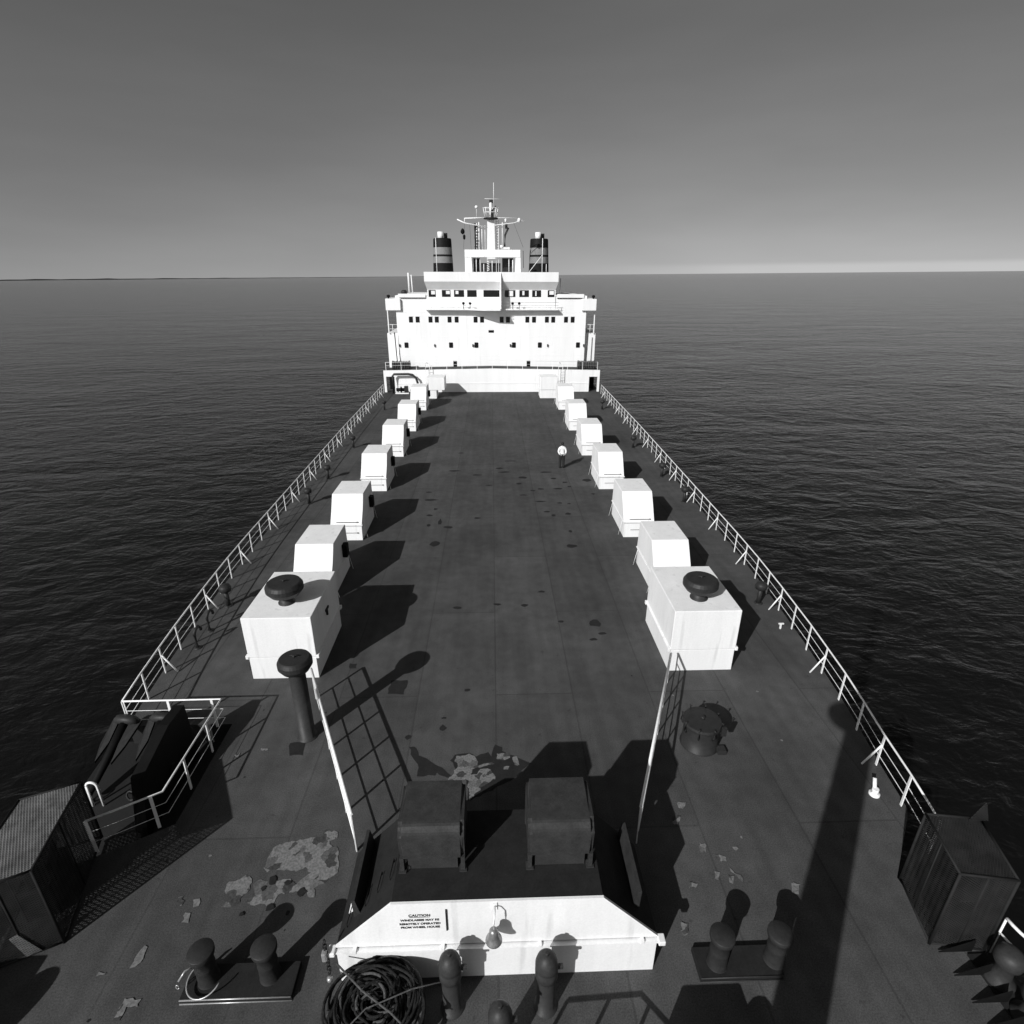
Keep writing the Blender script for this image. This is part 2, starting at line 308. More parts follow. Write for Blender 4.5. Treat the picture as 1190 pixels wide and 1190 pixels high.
m = MB()   # a thin strip of low coast on the horizon to the left
for k in range(60):
    def P(i):
        a = math.radians(96 + i * 0.75); R_ = 15000; h = 24 * max(0.12, min(1, i / 34)) * (0.8 + 0.3 * math.sin(i * 1.7) * math.sin(i * .6))
        return R_ * math.cos(a), R_ * math.sin(a), h
    x0, y0, h0 = P(k); x1, y1, h1 = P(k + 1)
    m.quad((x0, y0, -9), (x1, y1, -9), (x1, y1, h1 - 8.5), (x0, y0, h0 - 8.5))
    m.quad((x0, y0, h0 - 8.5), (x1, y1, h1 - 8.5), (x1 * 1.05, y1 * 1.05, h1 - 8.5), (x0 * 1.05, y0 * 1.05, h0 - 8.5))
cst = struct(m.build('distant_coast', 'coast')); cst.rotation_euler = (0.0028, -0.0112, 0)

ys = [9.3, 10.6, 12, 13.2, 14.4, 15.6, 18, 20.5, 23, 31.4, 43.5, 61, 92]
outl = [(rx(y) + 0.12, y) for y in ys]
left = [(-(rx(y) + 0.12), y) for y in ys if y > 12.6][::-1]
near = [(-10.16, 12.53), (-7.33, 12.53), (-7.30, 9.42), (-8.2, 8.88), (-9.45, 8.25), (-9.2, 6), (-8.0, 1), (-5.5, -4), (-2.2, -9), (0, -11), (2.2, -9), (5.5, -4), (8.0, 1), (9.15, 5.0), (9.3, 6.35),
        (8.32, 6.37), (8.30, 7.68), (9.45, 9.02)]
deckpoly = outl + left + near
m = MB(); m.mi = 0; m.flat(deckpoly, 0)
m.mi = 1; z = 0.004
for p in DARK: m.mi = 3; m.flat(ragged(p, 0.03, 0.10), z); z += 0.0006
for x, y, a, b in SPOTS:
    p = [(x + a * math.cos(t) * random.uniform(.75, 1.1), y + b * math.sin(t) * random.uniform(.55, 1.2)) for t in [2 * pi * (i + random.uniform(-.25, .25)) / 8 for i in range(8)]]
    m.mi = 3; m.flat(p, 0.004 + 0.0001 * random.random())
for p in PALE[:1]: m.mi = 1; m.flat(ragged(p, 0.045, 0.07), z); z += 0.0006
for p in PALE[1:]: m.mi = 1; m.flat(ragged(p, 0.02, 0.06), z); z += 0.0006
for p in LIGHT: m.mi = 1; m.flat(ragged(p, 0.032, 0.06), z); z += 0.0006
# islands of old paint left inside the big bare patch
for (x, y, r) in [(-4.62, 8.0, .10), (-4.3, 7.95, .07), (-4.75, 7.85, .06), (-3.95, 7.75, .09), (-4.5, 7.45, .08), (-5.0, 7.35, .05), (-4.1, 7.35, .05)]:
    p = [(x + r * math.cos(t) * random.uniform(.6, 1.3), y + r * math.sin(t) * random.uniform(.6, 1.3)) for t in [2 * pi * i / 8 for i in range(8)]]
    m.mi = 3; m.flat(p, z); z += 0.0006
for x, y in [(random.uniform(-8, 8), random.uniform(5.6, 16)) for _ in range(26)]:      # stray chips
    r = random.uniform(.015, .04); m.mi = random.choice((1, 3)); m.flat([(x + r * math.cos(t) * random.uniform(.6, 1.4), y + r * math.sin(t)) for t in [0, 1.2, 2.4, 3.7, 5]], 0.004)
deck = m.build('ship_deck', ['deck', 'chip', 'chip2', 'stain'], recalc=False); struct(deck)
m = MB(); n = len(deckpoly)
for k in range(n):
    a, b = deckpoly[k], deckpoly[(k + 1) % n]
    m.quad((a[0], a[1], -0.002), (b[0], b[1], -0.002), (b[0] * .97, b[1], -8.9), (a[0] * .97, a[1], -8.9))
m.flat([(-10.75, 12.6), (-7.34, 12.6), (-7.31, 8.2), (-9.45, 8.2), (-10.55, 10.2)], -0.62)       # sunken ledge
m.quad((-10.75, 12.6, -.62), (-10.55, 10.2, -.62), (-10.2, 10.2, -8), (-10.4, 12.6, -8))
m.quad((-10.55, 10.2, -.62), (-9.45, 8.2, -.62), (-9.2, 8.2, -8), (-10.2, 10.2, -8))
struct(m.build('ship_hull', 'hull'))

# ------------------------------------------------------------------ railings
def railing(name, label, path, h=0.95, mats='white_rail', spacing=1.22, rails=(0.62, 0.32), brace_every=3, brace_dir=None, group=None, pw=0.032, rr=0.024, cat='railing', ends=True, nobase=False, wire=0.009):
    """path: list of (x,y,z). posts every spacing, top rail a tube, two thin lower rails"""
    P_ = [Vector(p) for p in path]
    seg = [(P_[i + 1] - P_[i]).length for i in range(len(P_) - 1)]; tot = sum(seg)
    def at(s):
        for i, L in enumerate(seg):
            if s <= L + 1e-6: 
                return P_[i].lerp(P_[i + 1], s / L), (P_[i + 1] - P_[i]).normalized()
            s -= L
        return P_[-1], (P_[-1] - P_[-2]).normalized()
    root = thing(name, label, cat, tuple(P_[0]), group)
    b = MB(); b.tube([p + Vector((0, 0, h)) for p in P_], rr, 8); b.build('top_rail', mats, root)
    for z in rails:
        b = MB(); b.tube([p + Vector((0, 0, z)) for p in P_], wire, 6); b.build('lower_rail', mats, root)
    k = 0; s = 0.0
    cnt = max(1, round(tot / spacing)); st = tot / cnt
    for k in range(cnt + 1):
        p, t = at(k * st)
        lean = random.uniform(-.012, .012)
        b = MB(); b.box(p.x - pw * .35, p.x + pw * .35, p.y - pw, p.y + pw, p.z, p.z + h, rz=math.atan2(t.y, t.x) + pi / 2, bev=0)
        for v in b.bm.verts:
            if v.co.z > p.z + .5: v.co.x += lean
        
        b.build('post', mats, root)
        if brace_dir is not None and k % brace_every == brace_every - 1:
            q = p + Vector((brace_dir * 0.36, 0.02, 0)); b = MB(); b.tube([p + Vector((0, 0, .66)), q + Vector((0, 0, .02))], .026, 6); b.build('brace', mats, root)
    return root
yr = [8.18 + 1.215 * k for k in range(44)]
railing('guard_railing', 'long white guard railing along the right edge of the deck', [(rx(y), y, 0) for y in yr if y < 61], brace_dir=-1, spacing=1.215)
yl = [12.43] + [13.6 + 1.215 * k for k in range(40)]
railing('guard_railing', 'long white guard railing along the left edge of the deck', [(-rx(y), y, 0) for y in yl if y < 61], brace_dir=1, spacing=1.215)
railing('guard_railing', 'bent white railing round the sunken recess at the left', [(-10.01, 12.43, 0), (-7.42, 12.44, 0), (-7.40, 9.46, 0), (-8.19, 8.99, 0), (-8.62, 8.76, 0)], spacing=1.2, wire=.007)
railing('guard_railing', 'white handrail from the windlass house to the nearest left box', [(-3.05, 8.63, 0), (-5.3, 13.5, 0)], h=1.08, spacing=1.08, rails=(.72, .36), pw=.03, rr=.036, wire=.017)
railing('guard_railing', 'white handrail from the windlass house to the nearest right box', [(3.07, 8.63, 0), (5.28, 13.9, 0)], h=1.08, spacing=1.08, rails=(.72, .36), pw=.03, rr=.036, wire=.017)

# ------------------------------------------------------------------ the two nearest boxes, with mushroom ventilators on them
def mushroom_prof(z0, rn, rh, zn, zh):
    """neck from z0 to zn, head between zn and zh"""
    return [(rn, z0), (rn, zn), (rh * .80, zn), (rh, zn + (zh - zn) * .38), (rh, zn + (zh - zn) * .72), (rh * .9, zh - .02), (rh * .84, zh), (0, zh + .01)]
def big_box(side):
    s = side; nm = 'left' if s < 0 else 'right'
    xi, xo = 5.46, 7.48; y0, y1 = 14.45, 17.28
    r = thing('ventilation_box', f'largest and nearest white box in the {nm} row, a mushroom ventilator on top', 'ventilation box', (s * 6.47, y0, 0), 'white boxes along both sides of the deck')
    b = MB(); b.box(min(s * xi, s * xo), max(s * xi, s * xo), y0, y1, 0.0, 0.78, bev=.012); b.build('coaming', 'white', r)
    b = MB(); e = .018; b.box(min(s * (xi - e), s * (xo + e)), max(s * (xi - e), s * (xo + e)), y0 - e, y1 + e, 0.80, 2.2, bev=.02); b.build('housing', 'white', r)
    b = MB()
    for q in (xi - .05, xo + .05):
        for yy in (y0 - .02, y1 - .1): b.box(s * q - .045, s * q + .045, yy, yy + .12, .74, .86, bev=.01)
    b.box(s * (xi - .05) - .035, s * (xi - .05) + .035, y0 + .1, y1 - .1, .80, .83)
    b.build('flange', 'white', r)
    if s < 0:
        b = MB(); b.box(s * 5.43 - .03, s * 5.43 + .03, 15.75, 16.05, 1.55, 1.62); b.box(s * 5.41 - .03, s * 5.41 + .03, 15.80, 15.86, 1.4, 1.6); b.build('handle', 'dark2', r)
    if s < 0:
        b = MB(); b.tube([(-7.62, 15.2, 0), (-7.62, 15.2, .35), (-7.62, 15.35, .45)], .10, 10); b.lathe(-7.62, 15.0, [(0, .0), (.16, 0), (.18, .12), (.14, .3), (0, .34)]); b.build('drain_valve', 'dark2', r)
    return r
big_box(-1); big_box(1)
def mushroom(loc, label, rn, rh, zn, zh, name='mushroom_ventilator', knob=True):
    r = thing(name, label, 'ventilator', loc, 'mushroom ventilators')
    x, y, z = loc
    b = MB(); b.lathe(x, y, [(rn * 1.25, z), (rn * 1.25, z + .03), (rn, z + .035), (rn, zn + .02)]); b.build('neck', 'mid', r)
    b = MB(); b.lathe(x, y, [(rn, zn)] + mushroom_prof(zn, rn, rh, zn, zh)[2:], n=32, smooth=False); b.build('head', 'dark2', r)
    if knob:
        b = MB(); b.tube([(x, y, zh), (x, y, zh + .07)], .035, 8); b.tube([(x - .10, y, zh + .06), (x + .10, y, zh + .06)], .014, 6); b.build('handwheel', 'dark2', r)
    return r
mushroom((-6.42, 15.32, 2.2), 'dark mushroom ventilator on top of the nearest left white box', .20, .56, 2.52, 2.92)
mushroom((6.42, 15.22, 2.2), 'dark mushroom ventilator on top of the nearest right white box', .22, .54, 2.50, 2.90)
mushroom((-5.10, 12.02, 0), 'tall dark mushroom ventilator standing on the deck before the left row', .21, .43, 2.22, 2.58)

# ------------------------------------------------------------------ smaller hooded boxes
def hood_box(s, y0):
    r = thing('ventilation_box', 'x', 'ventilation box', (s * 6.9, y0, 0), 'white boxes along both sides of the deck')
    xi, xo = 6.2, 7.62
    X0, X1 = min(s * xi, s * xo), max(s * xi, s * xo)
    b = MB(); b.prism([(0, 0), (.06, .72), (2.82, .72), (2.88, 0)], lambda p: (X0, y0 + p[0], p[1]), lambda p: (X1, y0 + p[0], p[1])); b.build('coaming', 'white', r)
    e = .02
    b = MB(); b.prism([(.04, .76), (.50, 1.36), (.92, 2.0), (2.78, 2.0), (2.90, .76)], lambda p: (X0 - e, y0 + p[0], p[1]), lambda p: (X1 + e, y0 + p[0], p[1]))
    bmesh.ops.bevel(b.bm, geom=b.bm.edges[:], offset=.015, segments=1, affect='EDGES'); b.build('hood', 'white', r)
    b = MB(); b.box(X0 - .05, X1 + .05, y0 + .0, y0 + 2.94, .725, .757); b.build('flange', 'white', r)
    b = MB(); w = X1 - X0
    b.box(X0 + .18 * w, X0 + .86 * w, y0 + .075, y0 + .12, .87, .885); b.box(X0 + .22 * w, X0 + .86 * w, y0 + .005, y0 + .05, .36, .375)
    b.box(X0 + .84 * w, X0 + .89 * w, y0 + .07, y0 + .12, .86, .90); b.box(X0 + .84 * w, X0 + .89 * w, y0 - .005, y0 + .05, .345, .39)
    b.build('hinge_line', 'seam', r)
    xx = s * (xi - .10)
    if s < 0:
        b = MB(); b.box(-6.18, -5.98, y0 + 1.9, y0 + 2.25, .9, 1.45, bev=.02); b.build('junction_box', 'black', r)
    for q in (.25, 2.6):
        b = MB(); b.tube([(s * 6.14, y0 + q, .76), (s * 6.0, y0 + q, .02)], .008, 6); b.build('tie_rod', 'white_rail', r)
    return r
HY = [18.95, 24.42, 31.07, 37.9, 44.9, 52.68]
names = ['second', 'third', 'fourth', 'fifth', 'sixth', 'seventh']
for s, nm in ((-1, 'left'), (1, 'right')):
    h0 = hood_box(s, HY[0])
    h0['label'] = f'second white box from the camera in the {nm} row, just behind the ventilator box'
    for y, t in zip(HY[1:], names[1:]):
        dup(h0, (s * 6.9, y, 0), f'{t} white box from the camera in the {nm} row, sloped front')
    # last box, shifted towards the centreline
    r = thing('ventilation_box', f'farthest white box of the {nm} row, set inboard against the superstructure', 'ventilation box', (s * 5.75, 58.1, 0), 'white boxes along both sides of the deck')
    a, c = min(s * 4.85, s * 6.65), max(s * 4.85, s * 6.65)
    b = MB(); b.box(a, c, 58.1, 60.2, .86, 2.12, bev=.03); b.build('hood', 'white', r)
    b = MB(); 
    if s < 0: b.box(a + .1, c - .85, 58.15, 60.1, 0, .84, bev=.02)
    else: b.box(a + .03, c - .03, 58.15, 60.1, 0, .84, bev=.02)
    b.build('coaming', 'white', r)

# ------------------------------------------------------------------ little dark vent pipes beside the rails
vp = thing('vent_pipe', 'short dark vent pipe by the left railing, nearest of its row', 'vent pipe', (-10.05, 18.75, 0), 'short dark vent pipes beside the railings')
b = MB(); b.tube([(-10.05, 18.75, 0), (-10.05, 18.75, .62)], .085, 10); b.lathe(-10.05, 18.75, [(.16, 0), (.16, .03), (0, .035)]); b.build('pipe', 'dark2', vp)
b = MB(); b.lathe(-10.05, 18.75, [(.09, .60), (.20, .64), (.22, .78), (.17, .88), (0, .9)]); b.build('cap', 'dark2', vp)
for x, y, l in [(-10.1, 29.2, 'short dark vent pipe by the left railing, beside the third left box'), (-10.15, 33.3, 'short dark vent pipe by the left railing, beside the fourth left box'), (-10.15, 40.2, 'short dark vent pipe by the left railing, beside the fifth left box'),
                (-10.1, 52.9, 'short dark vent pipe by the left railing, farthest of its row'), (10.08, 18.35, 'short dark vent pipe by the right railing, nearest of its row'),
                (10.55, 28.9, 'short dark vent pipe by the right railing, behind the third right box'), (10.5, 33.2, 'short dark vent pipe by the right railing, beside the fourth right box'),
                (10.2, 39.7, 'short dark vent pipe by the right railing, beside the fifth right box'), (10.3, 52.7, 'short dark vent pipe by the right railing, farthest of its row')]:
    dup(vp, (x, y, 0), l)
for x, y, l in [(-10.0, 17.1, 'dark bent air pipe by the left railing, farther of two'), (-9.95, 16.1, 'dark bent air pipe by the left railing, nearer of two')]:
    b = MB(); b.tube([(x, y, 0), (x, y, .55), (x + .02, y + .08, .68), (x + .04, y + .22, .72), (x + .05, y + .32, .62), (x + .05, y + .34, .5)], .05, 8); b.lathe(x, y, [(.12, 0), (.12, .03), (0, .032)])
    tag(b.build('air_pipe', 'dark2'), l, 'air pipe', 'bent air pipes')
# white hydrant on the right
r = thing('fire_hydrant', 'small white hydrant lying against the right railing', 'hydrant', (9.12, 9.72, 0))
b = MB(); b.tube([(9.10, 9.70, .05), (9.15, 9.88, .34)], .045, 10); b.lathe(9.10, 9.70, [(.12, 0), (.12, .05), (0, .055)]); b.build('pipe', 'white_rail', r)
b = MB(); b.tube([(8.98, 9.62, .12), (9.20, 9.76, .12)], .04, 8); b.tube([(9.1, 9.7, .02), (9.1, 9.7, .18)], .075, 10); b.build('valve', 'white_rail', r)
b = MB(); b.box(10.1, 10.14, 16.62, 16.68, 0, .2); b.box(10.04, 10.22, 16.63, 16.68, .18, .22)
tag(b.build('pipe_bracket', 'white_rail'), 'tiny white bracket on the deck by the right railing near the nearest box', 'bracket')

# ------------------------------------------------------------------ round escape hatch with dogs, right of the house
hx, hy = 5.42, 11.45
r = thing('round_hatch', 'round dark hatch with dogs on its lid, on deck right of the windlass house', 'hatch', (hx, hy, 0))
b = MB(); b.lathe(hx, hy, [(.47, 0), (.50, .02), (.46, .03), (.45, .62), (.45, .70)], n=36); b.build('coaming', 'dark2', r)
b = MB(); b.lathe(hx, hy, [(.42, .69), (.49, .69), (.50, .74), (.48, .80), (0, .83)], n=36, smooth=False); b.build('lid', 'dark2', r)
for k in range(8):
    t = 2 * pi * k / 8 + .3; x, y = hx + .47 * math.cos(t), hy + .47 * math.sin(t)
    b = MB(); b.tube([(x, y, .52), (x + .06 * math.cos(t), y + .06 * math.sin(t), .62), (x + .03 * math.cos(t), y + .03 * math.sin(t), .86)], .024, 6); b.tube([(x, y, .86), (x + .07 * math.cos(t), y + .07 * math.sin(t), .84)], .016, 6); b.build('dog', 'dark2', r)
b = MB(); b.box(hx + .36, hx + .58, hy - .44, hy - .22, 0, .12, bev=.01); b.box(hx + .40, hx + .52, hy - .36, hy - .30, .55, .82); b.build('hinge', 'dark2', r)
b = MB(); b.tube([(hx, hy, .82), (hx, hy, .90)], .05, 8); b.build('spindle', 'dark2', r)

# ------------------------------------------------------------------ windlass house
r = thing('windlass_house', 'low deck house with a white caution front and dark sloped sides', 'deck house', (0, 6.18, 0))
prof = [(-2.78, 0), (-2.78, .87), (-1.76, 1.95), (1.76, 1.95), (2.78, .87), (2.78, 0)]
b = MB(); b.prism(prof, lambda p: (p[0], 6.235, p[1]), lambda p: (p[0], 7.93, p[1])); b.build('body', 'dark', r)
b = MB(); b.box(-2.77, 2.77, 6.165, 6.23, 0, .845); b.build('front_panel', 'white', r)
b = MB(); b.prism([(-2.80, .885), (-1.77, 1.955), (1.77, 1.955), (2.80, .885)], lambda p: (p[0], 6.19, p[1]), lambda p: (p[0], 6.232, p[1])); up = b.build('upper_panel', 'white', r)
b = MB(); b.box(-2.86, 2.86, 6.135, 6.23, .848, .862); b.box(-2.87, 2.87, 6.11, 6.135, .835, .862)
for x in (-2.45, -.95, .72, 2.5): b.box(x - .03, x + .03, 6.10, 6.19, .83, .90)
b.box(-2.90, -2.78, 6.08, 6.24, .80, .90, bev=.015); b.box(2.78, 2.90, 6.08, 6.24, .80, .90, bev=.015)
b.build('lip', 'white', r)
b = MB(); b.box(-2.79, 2.79, 6.20, 6.234, .863, .884); b.build('joint', 'black', r)
for s in (-1, 1):
    b = MB(); b.prism([(2.50, 1.10), (2.52, 1.60), (2.46, 1.60), (2.38, 1.22)], lambda p: (s * p[0], 6.5, p[1]), lambda p: (s * p[0], 7.86, p[1])); b.build('coaming_strip', 'mid', r)
b = MB(); b.quad((-2.655, 6.70, 1.33), (-2.655, 7.10, 1.33), (-2.60, 7.10, 1.42), (-2.60, 6.70, 1.42)); 
b.bm.free(); b = MB(); b.prism([(-2.62, 1.06), (-2.635, 1.075), (-2.545, 1.17), (-2.53, 1.155)], lambda p: (p[0] + .0, 6.62, p[1] + .02), lambda p: (p[0] + .0, 7.12, p[1] + .02)); b.build('notice_plate', 'white', r)
for k, (x, y) in enumerate([(-2.30, 6.55), (-2.08, 6.62), (-1.86, 6.68), (-2.62, 6.42), (-1.55, 6.75)]):
    z = interp(-x, [(0, 1.95), (1.76, 1.95), (2.78, .87)])
    b = MB(); b.tube([(x, y, z), (x, y, z + .09), (x + .03, y + .30, z + .11), (x + .03, y + .30, z + .02)], .009, 5); b.build('grab_iron', 'black', r)
# caution notice
def text(s_, size, loc, parent, name='lettering', m_='ink', spacing=1.0):
    cu = bpy.data.curves.new('t', 'FONT'); cu.body = s_; cu.size = size; cu.align_x = 'CENTER'; cu.extrude = 0.0015; cu.offset = size * .035; cu.space_character = spacing
    t = bpy.data.objects.new('t', cu); C.objects.link(t); t.rotation_euler = (pi / 2, 0, 0)
    bpy.context.view_layer.update()
    me = bpy.data.meshes.new_from_object(t.evaluated_get(bpy.context.evaluated_depsgraph_get()))
    bpy.data.objects.remove(t)
    me.transform(Matrix.Rotation(pi / 2, 4, 'X')); me.materials.clear(); me.materials.append(M[m_])
    o = bpy.data.objects.new(name, me); C.objects.link(o); o.parent = parent
    off = Vector((0, 0, 0)); q = parent
    while q: off += q.location; q = q.parent
    o.location = Vector(loc) - off
    return o
tx = -1.31
text('CAUTION', .078, (tx, 6.187, 1.635), r, spacing=1.05)
text('WINDLASSES MAY BE', .068, (tx, 6.187, 1.520), r)
text('REMOTELY OPERATED', .068, (tx, 6.187, 1.425), r)
text('FROM WHEEL HOUSE', .068, (tx, 6.187, 1.335), r)
b = MB(); b.box(tx - .17, tx + .17, 6.184, 6.1885, 1.612, 1.619); b.box(-.875, -.85, 6.17, 6.188, 1.27, 1.80); b.build('ruled_line', 'ink', r)

# tall cowl hoods standing on the roof
def cowl(x0, x1, label):
    r = thing('ventilator_hood', label, 'ventilator hood', ((x0 + x1) / 2, 7.3, 1.95), 'dark ventilator hoods on the windlass house')
    y0, y1 = 6.74, 7.72
    # hood: side profile in (y,z), rounded front
    pr = [(y0, 2.28)] + [(y0 + .17 - .17 * math.cos(t), 2.78 + .19 * math.sin(t)) for t in [i * pi / 12 for i in range(7)]] + [(y1 - .03, 3.02), (y1, 2.99), (y1, 2.28)]
    b = MB(); b.prism(pr, lambda p: (x0, p[0], p[1]), lambda p: (x1, p[0], p[1]))
    es = [e for e in b.bm.edges if abs(e.verts[0].co.x - e.verts[1].co.x) < 1e-5 and (e.verts[0].co.z > 2.5 or e.verts[1].co.z > 2.5)]
    bmesh.ops.bevel(b.bm, geom=es, offset=.07, segments=3, affect='EDGES')
    for f in b.bm.faces: f.smooth = False
    b.build('hood', 'mid', r)
    b = MB(); b.box(x0 + .13, x1 - .13, y0 + .06, y1 - .05, 1.95, 2.28); b.build('trunk', 'mid', r)
    for x in (x0, x1 - .07):
        b = MB(); b.box(x, x + .07, y0 + .0, y0 + .09, 1.97, 2.28); b.box(x - .03, x + .10, y0 - .03, y0 + .12, 1.951, 1.972); b.build('leg', 'mid', r)
        b = MB(); b.box(x, x + .07, y1 - .12, y1 - .02, 1.951, 2.28); b.build('leg', 'mid', r)
    return r
cowl(-1.68, -.56, 'left of two dark rounded ventilator hoods on the windlass house roof')
cowl(.53, 1.66, 'right of two dark rounded ventilator hoods on the windlass house roof')

# bell on its bracket
r = thing('ship_bell', 'metal bell hanging from a bracket before the white caution panel', 'bell', (-.07, 5.93, 1.42))
b = MB(); b.tube([(-.05, 6.19, 1.86), (-.05, 6.05, 1.93), (-.06, 5.95, 1.90), (-.07, 5.93, 1.78), (-.07, 5.93, 1.66)], .014, 8); b.box(-.09, -.01, 6.17, 6.195, 1.76, 1.93); b.build('bracket', 'white_rail', r)
b = MB(); b.lathe(-.07, 5.93, [(.0, 1.67), (.05, 1.66), (.075, 1.62), (.085, 1.52), (.105, 1.45), (.135, 1.41), (.14, 1.39), (.11, 1.40), (.0, 1.5)], n=28); b.build('bell_body', 'bronze', r)
b = MB(); b.tube([(-.07, 5.93, 1.5), (-.07, 5.93, 1.33)], .012, 6); b.lathe(-.07, 5.93, [(0, 1.33), (.025, 1.35), (.025, 1.38), (0, 1.4)], n=10); b.build('clapper', 'dark2', r)

# pots (dark domed pipes) before the house
def pot(x, y, label, h=1.40):
    r = thing('domed_vent', label, 'vent', (x, y, 0), 'dark domed vents before the windlass house')
    b = MB(); b.lathe(x, y, [(.20, 0), (.20, .03), (.155, .035), (.155, h - .55)]); b.build('pipe', 'mid', r)
    b = MB(); b.lathe(x, y, [(.155, h - .56), (.185, h - .53), (.19, h - .36), (.178, h - .34), (.178, h - .30), (.19, h - .28), (.19, h - .22), (.165, h - .12), (.10, h - .03), (0, h)], n=32); b.build('dome', 'mid', r)
    b = MB(); b.tube([(x, y, h - .02), (x, y, h + .05)], .03, 8); b.build('knob', 'mid', r)
    b = MB(); b.box(x + .17, x + .27, y - .03, y + .03, h - .36, h - .28, bev=.01); b.build('lug', 'mid', r)
    return r
p0 = pot(-.79, 5.72, 'dark domed vent beside the rope coil, before the white front')
dup(p0, (.79, 5.68, 0), 'dark domed vent before the white front, right of the bell')
dup(p0, (.02, 5.03, -.08), 'dark domed vent of which only the top shows at the bottom edge')

# ------------------------------------------------------------------ rope coil
random.seed(21)
r = thing('rope_coil', 'large dark coil of mooring rope heaped at the left front of the windlass house', 'rope coil', (-2.0, 5.45, 0))
b = MB(); cx, cy = -2.0, 5.42
b2 = MB()
b.lathe(cx, cy, [(.70, .02), (.72, .35), (.62, .62), (.40, .60), (.28, .35), (0, .3)], n=24)
for k in range(66):
    z = .05 + .64 * (k / 66); bas = (.76, .66, .54)[k % 3] - .12 * (k / 66) ** 2
    R0 = bas + random.uniform(-.06, .04); ox, oy = random.uniform(-.05, .05), random.uniform(-.05, .05); ph = random.uniform(0, 6)
    pts = [(cx + ox + (R0 + .04 * math.sin(3 * t + ph)) * math.cos(t), cy + oy + (R0 + .04 * math.sin(2 * t + ph)) * math.sin(t) * 1.0, z + .03 * math.sin(2 * t + ph) + .02 * math.sin(5 * t)) for t in [2 * pi * i / 40 for i in range(40)]]
    (b2 if k % 6 == 0 else b).tube(pts, .024, 6, closed=True)
for k in range(64):                                                     # loose bights across the top
    a0 = random.uniform(0, 2 * pi); rr_ = random.uniform(.10, .68); ln = random.uniform(1.2, 4.2); z0 = .64 + random.uniform(0, .16)
    ox, oy = random.uniform(-.14, .14), random.uniform(-.14, .14)
    pts = []
    for i in range(22):
        t = a0 + ln * i / 21; q = rr_ + .10 * math.sin(1.7 * t + k)
        pts.append((cx + ox + q * math.cos(t), cy + oy + q * math.sin(t), z0 + .03 * math.sin(3 * t + k)))
    (b2 if k % 5 == 0 else b).tube(pts, .022, 6)
b.build('coil', 'rope', r); b2.build('worn_strand', 'rope_l', r)
b = MB(); b.tube([(-2.72, 5.98, .82), (-2.2, 5.55, .86), (-1.7, 5.25, .84), (-1.25, 4.95, .7)], .016, 6); b.tube([(-.75, 5.7, .8), (-1.4, 5.55, .86), (-2.1, 5.3, .86), (-2.6, 4.9, .7)], .012, 6); b.build('lashing', 'rope_l', r)
# hanging chain at the corner of the house
r = thing('hanging_tackle', 'small pale tackle hanging at the left front corner of the windlass house', 'tackle', (-2.93, 6.1, 0))
b = MB()
for i in range(9):
    z = 1.15 - i * .10; b.tube([(-2.93 + .03 * math.cos(t) * (1 if i % 2 else .3), 6.12 + .03 * math.cos(t) * (.3 if i % 2 else 1), z + .06 * math.sin(t)) for t in [2 * pi * k / 10 for k in range(10)]], .012, 5, closed=True)
b.build('chain', 'dark2', r)
b = MB(); b.box(-2.98, -2.90, 6.02, 6.12, .78, .98, bev=.02); b.lathe(-2.90, 6.02, [(0, .28), (.05, .3), (.05, .36), (0, .38)], n=12); b.build('block', 'steel', r)

# ------------------------------------------------------------------ double bollards
def bollard_pair(x0, x1, y0, y1, posts, label, wire):
    r = thing('double_bollard', label, 'bollard', ((x0 + x1) / 2, (y0 + y1) / 2, 0), 'double bollards')
    b = MB(); b.box(x0, x1, y0, y1, .0, .11, bev=.012); b.build('base_plate', 'dark', r)
    b = MB(); b.tube([(x0 + .01, y0 - .005, .105), (x1 - .01, y0 - .005, .105)], .014, 6); b.tube([(x0, y0 - .01, .01), (x1, y0 - .01, .01)], .012, 6); b.build('edge_bead', 'steel' if wire else 'mid', r)
    for (x, y, h) in posts:
        b = MB(); b.lathe(x, y, [(.19, .10), (.17, .13), (.165, .45), (.17, .47), (.17, .50), (.165, .52), (.165, h - .16), (.205, h - .12), (.215, h - .08), (.215, h - .01), (.205, h), (0, h + .005)], n=32); b.build('post', 'dark2', r)
    return r
bollard_pair(-5.45, -3.55, 5.90, 6.45, [(-5.08, 6.22, .88), (-4.02, 6.24, .90)], 'dark double bollard on deck left of the rope coil, wire looped on it', True)
bollard_pair(3.56, 5.06, 5.94, 6.45, [(3.93, 6.18, .90), (4.98, 6.2, .86)], 'dark double bollard right of the windlass house, half in shadow', False)
b = MB(); b.tube([(-5.08 + .30 * math.cos(t), 6.12 + .26 * math.sin(t), .28 + .10 * math.sin(t + .5)) for t in [pi * .75 + i * pi * 1.15 / 20 for i in range(21)]], .014, 6)
b.tube([(-5.31, 6.28, .36), (-5.42, 6.18, .40), (-5.50, 6.08, .30)], .018, 6); b.tube([(-5.50 + .03 * math.cos(t), 6.03, .24 + .05 * math.sin(t)) for t in [2 * pi * k / 10 for k in range(10)]], .012, 5, closed=True)
tag(b.build('wire_sling', 'steel'), 'light wire sling looped round the left post of the left double bollard', 'wire sling')

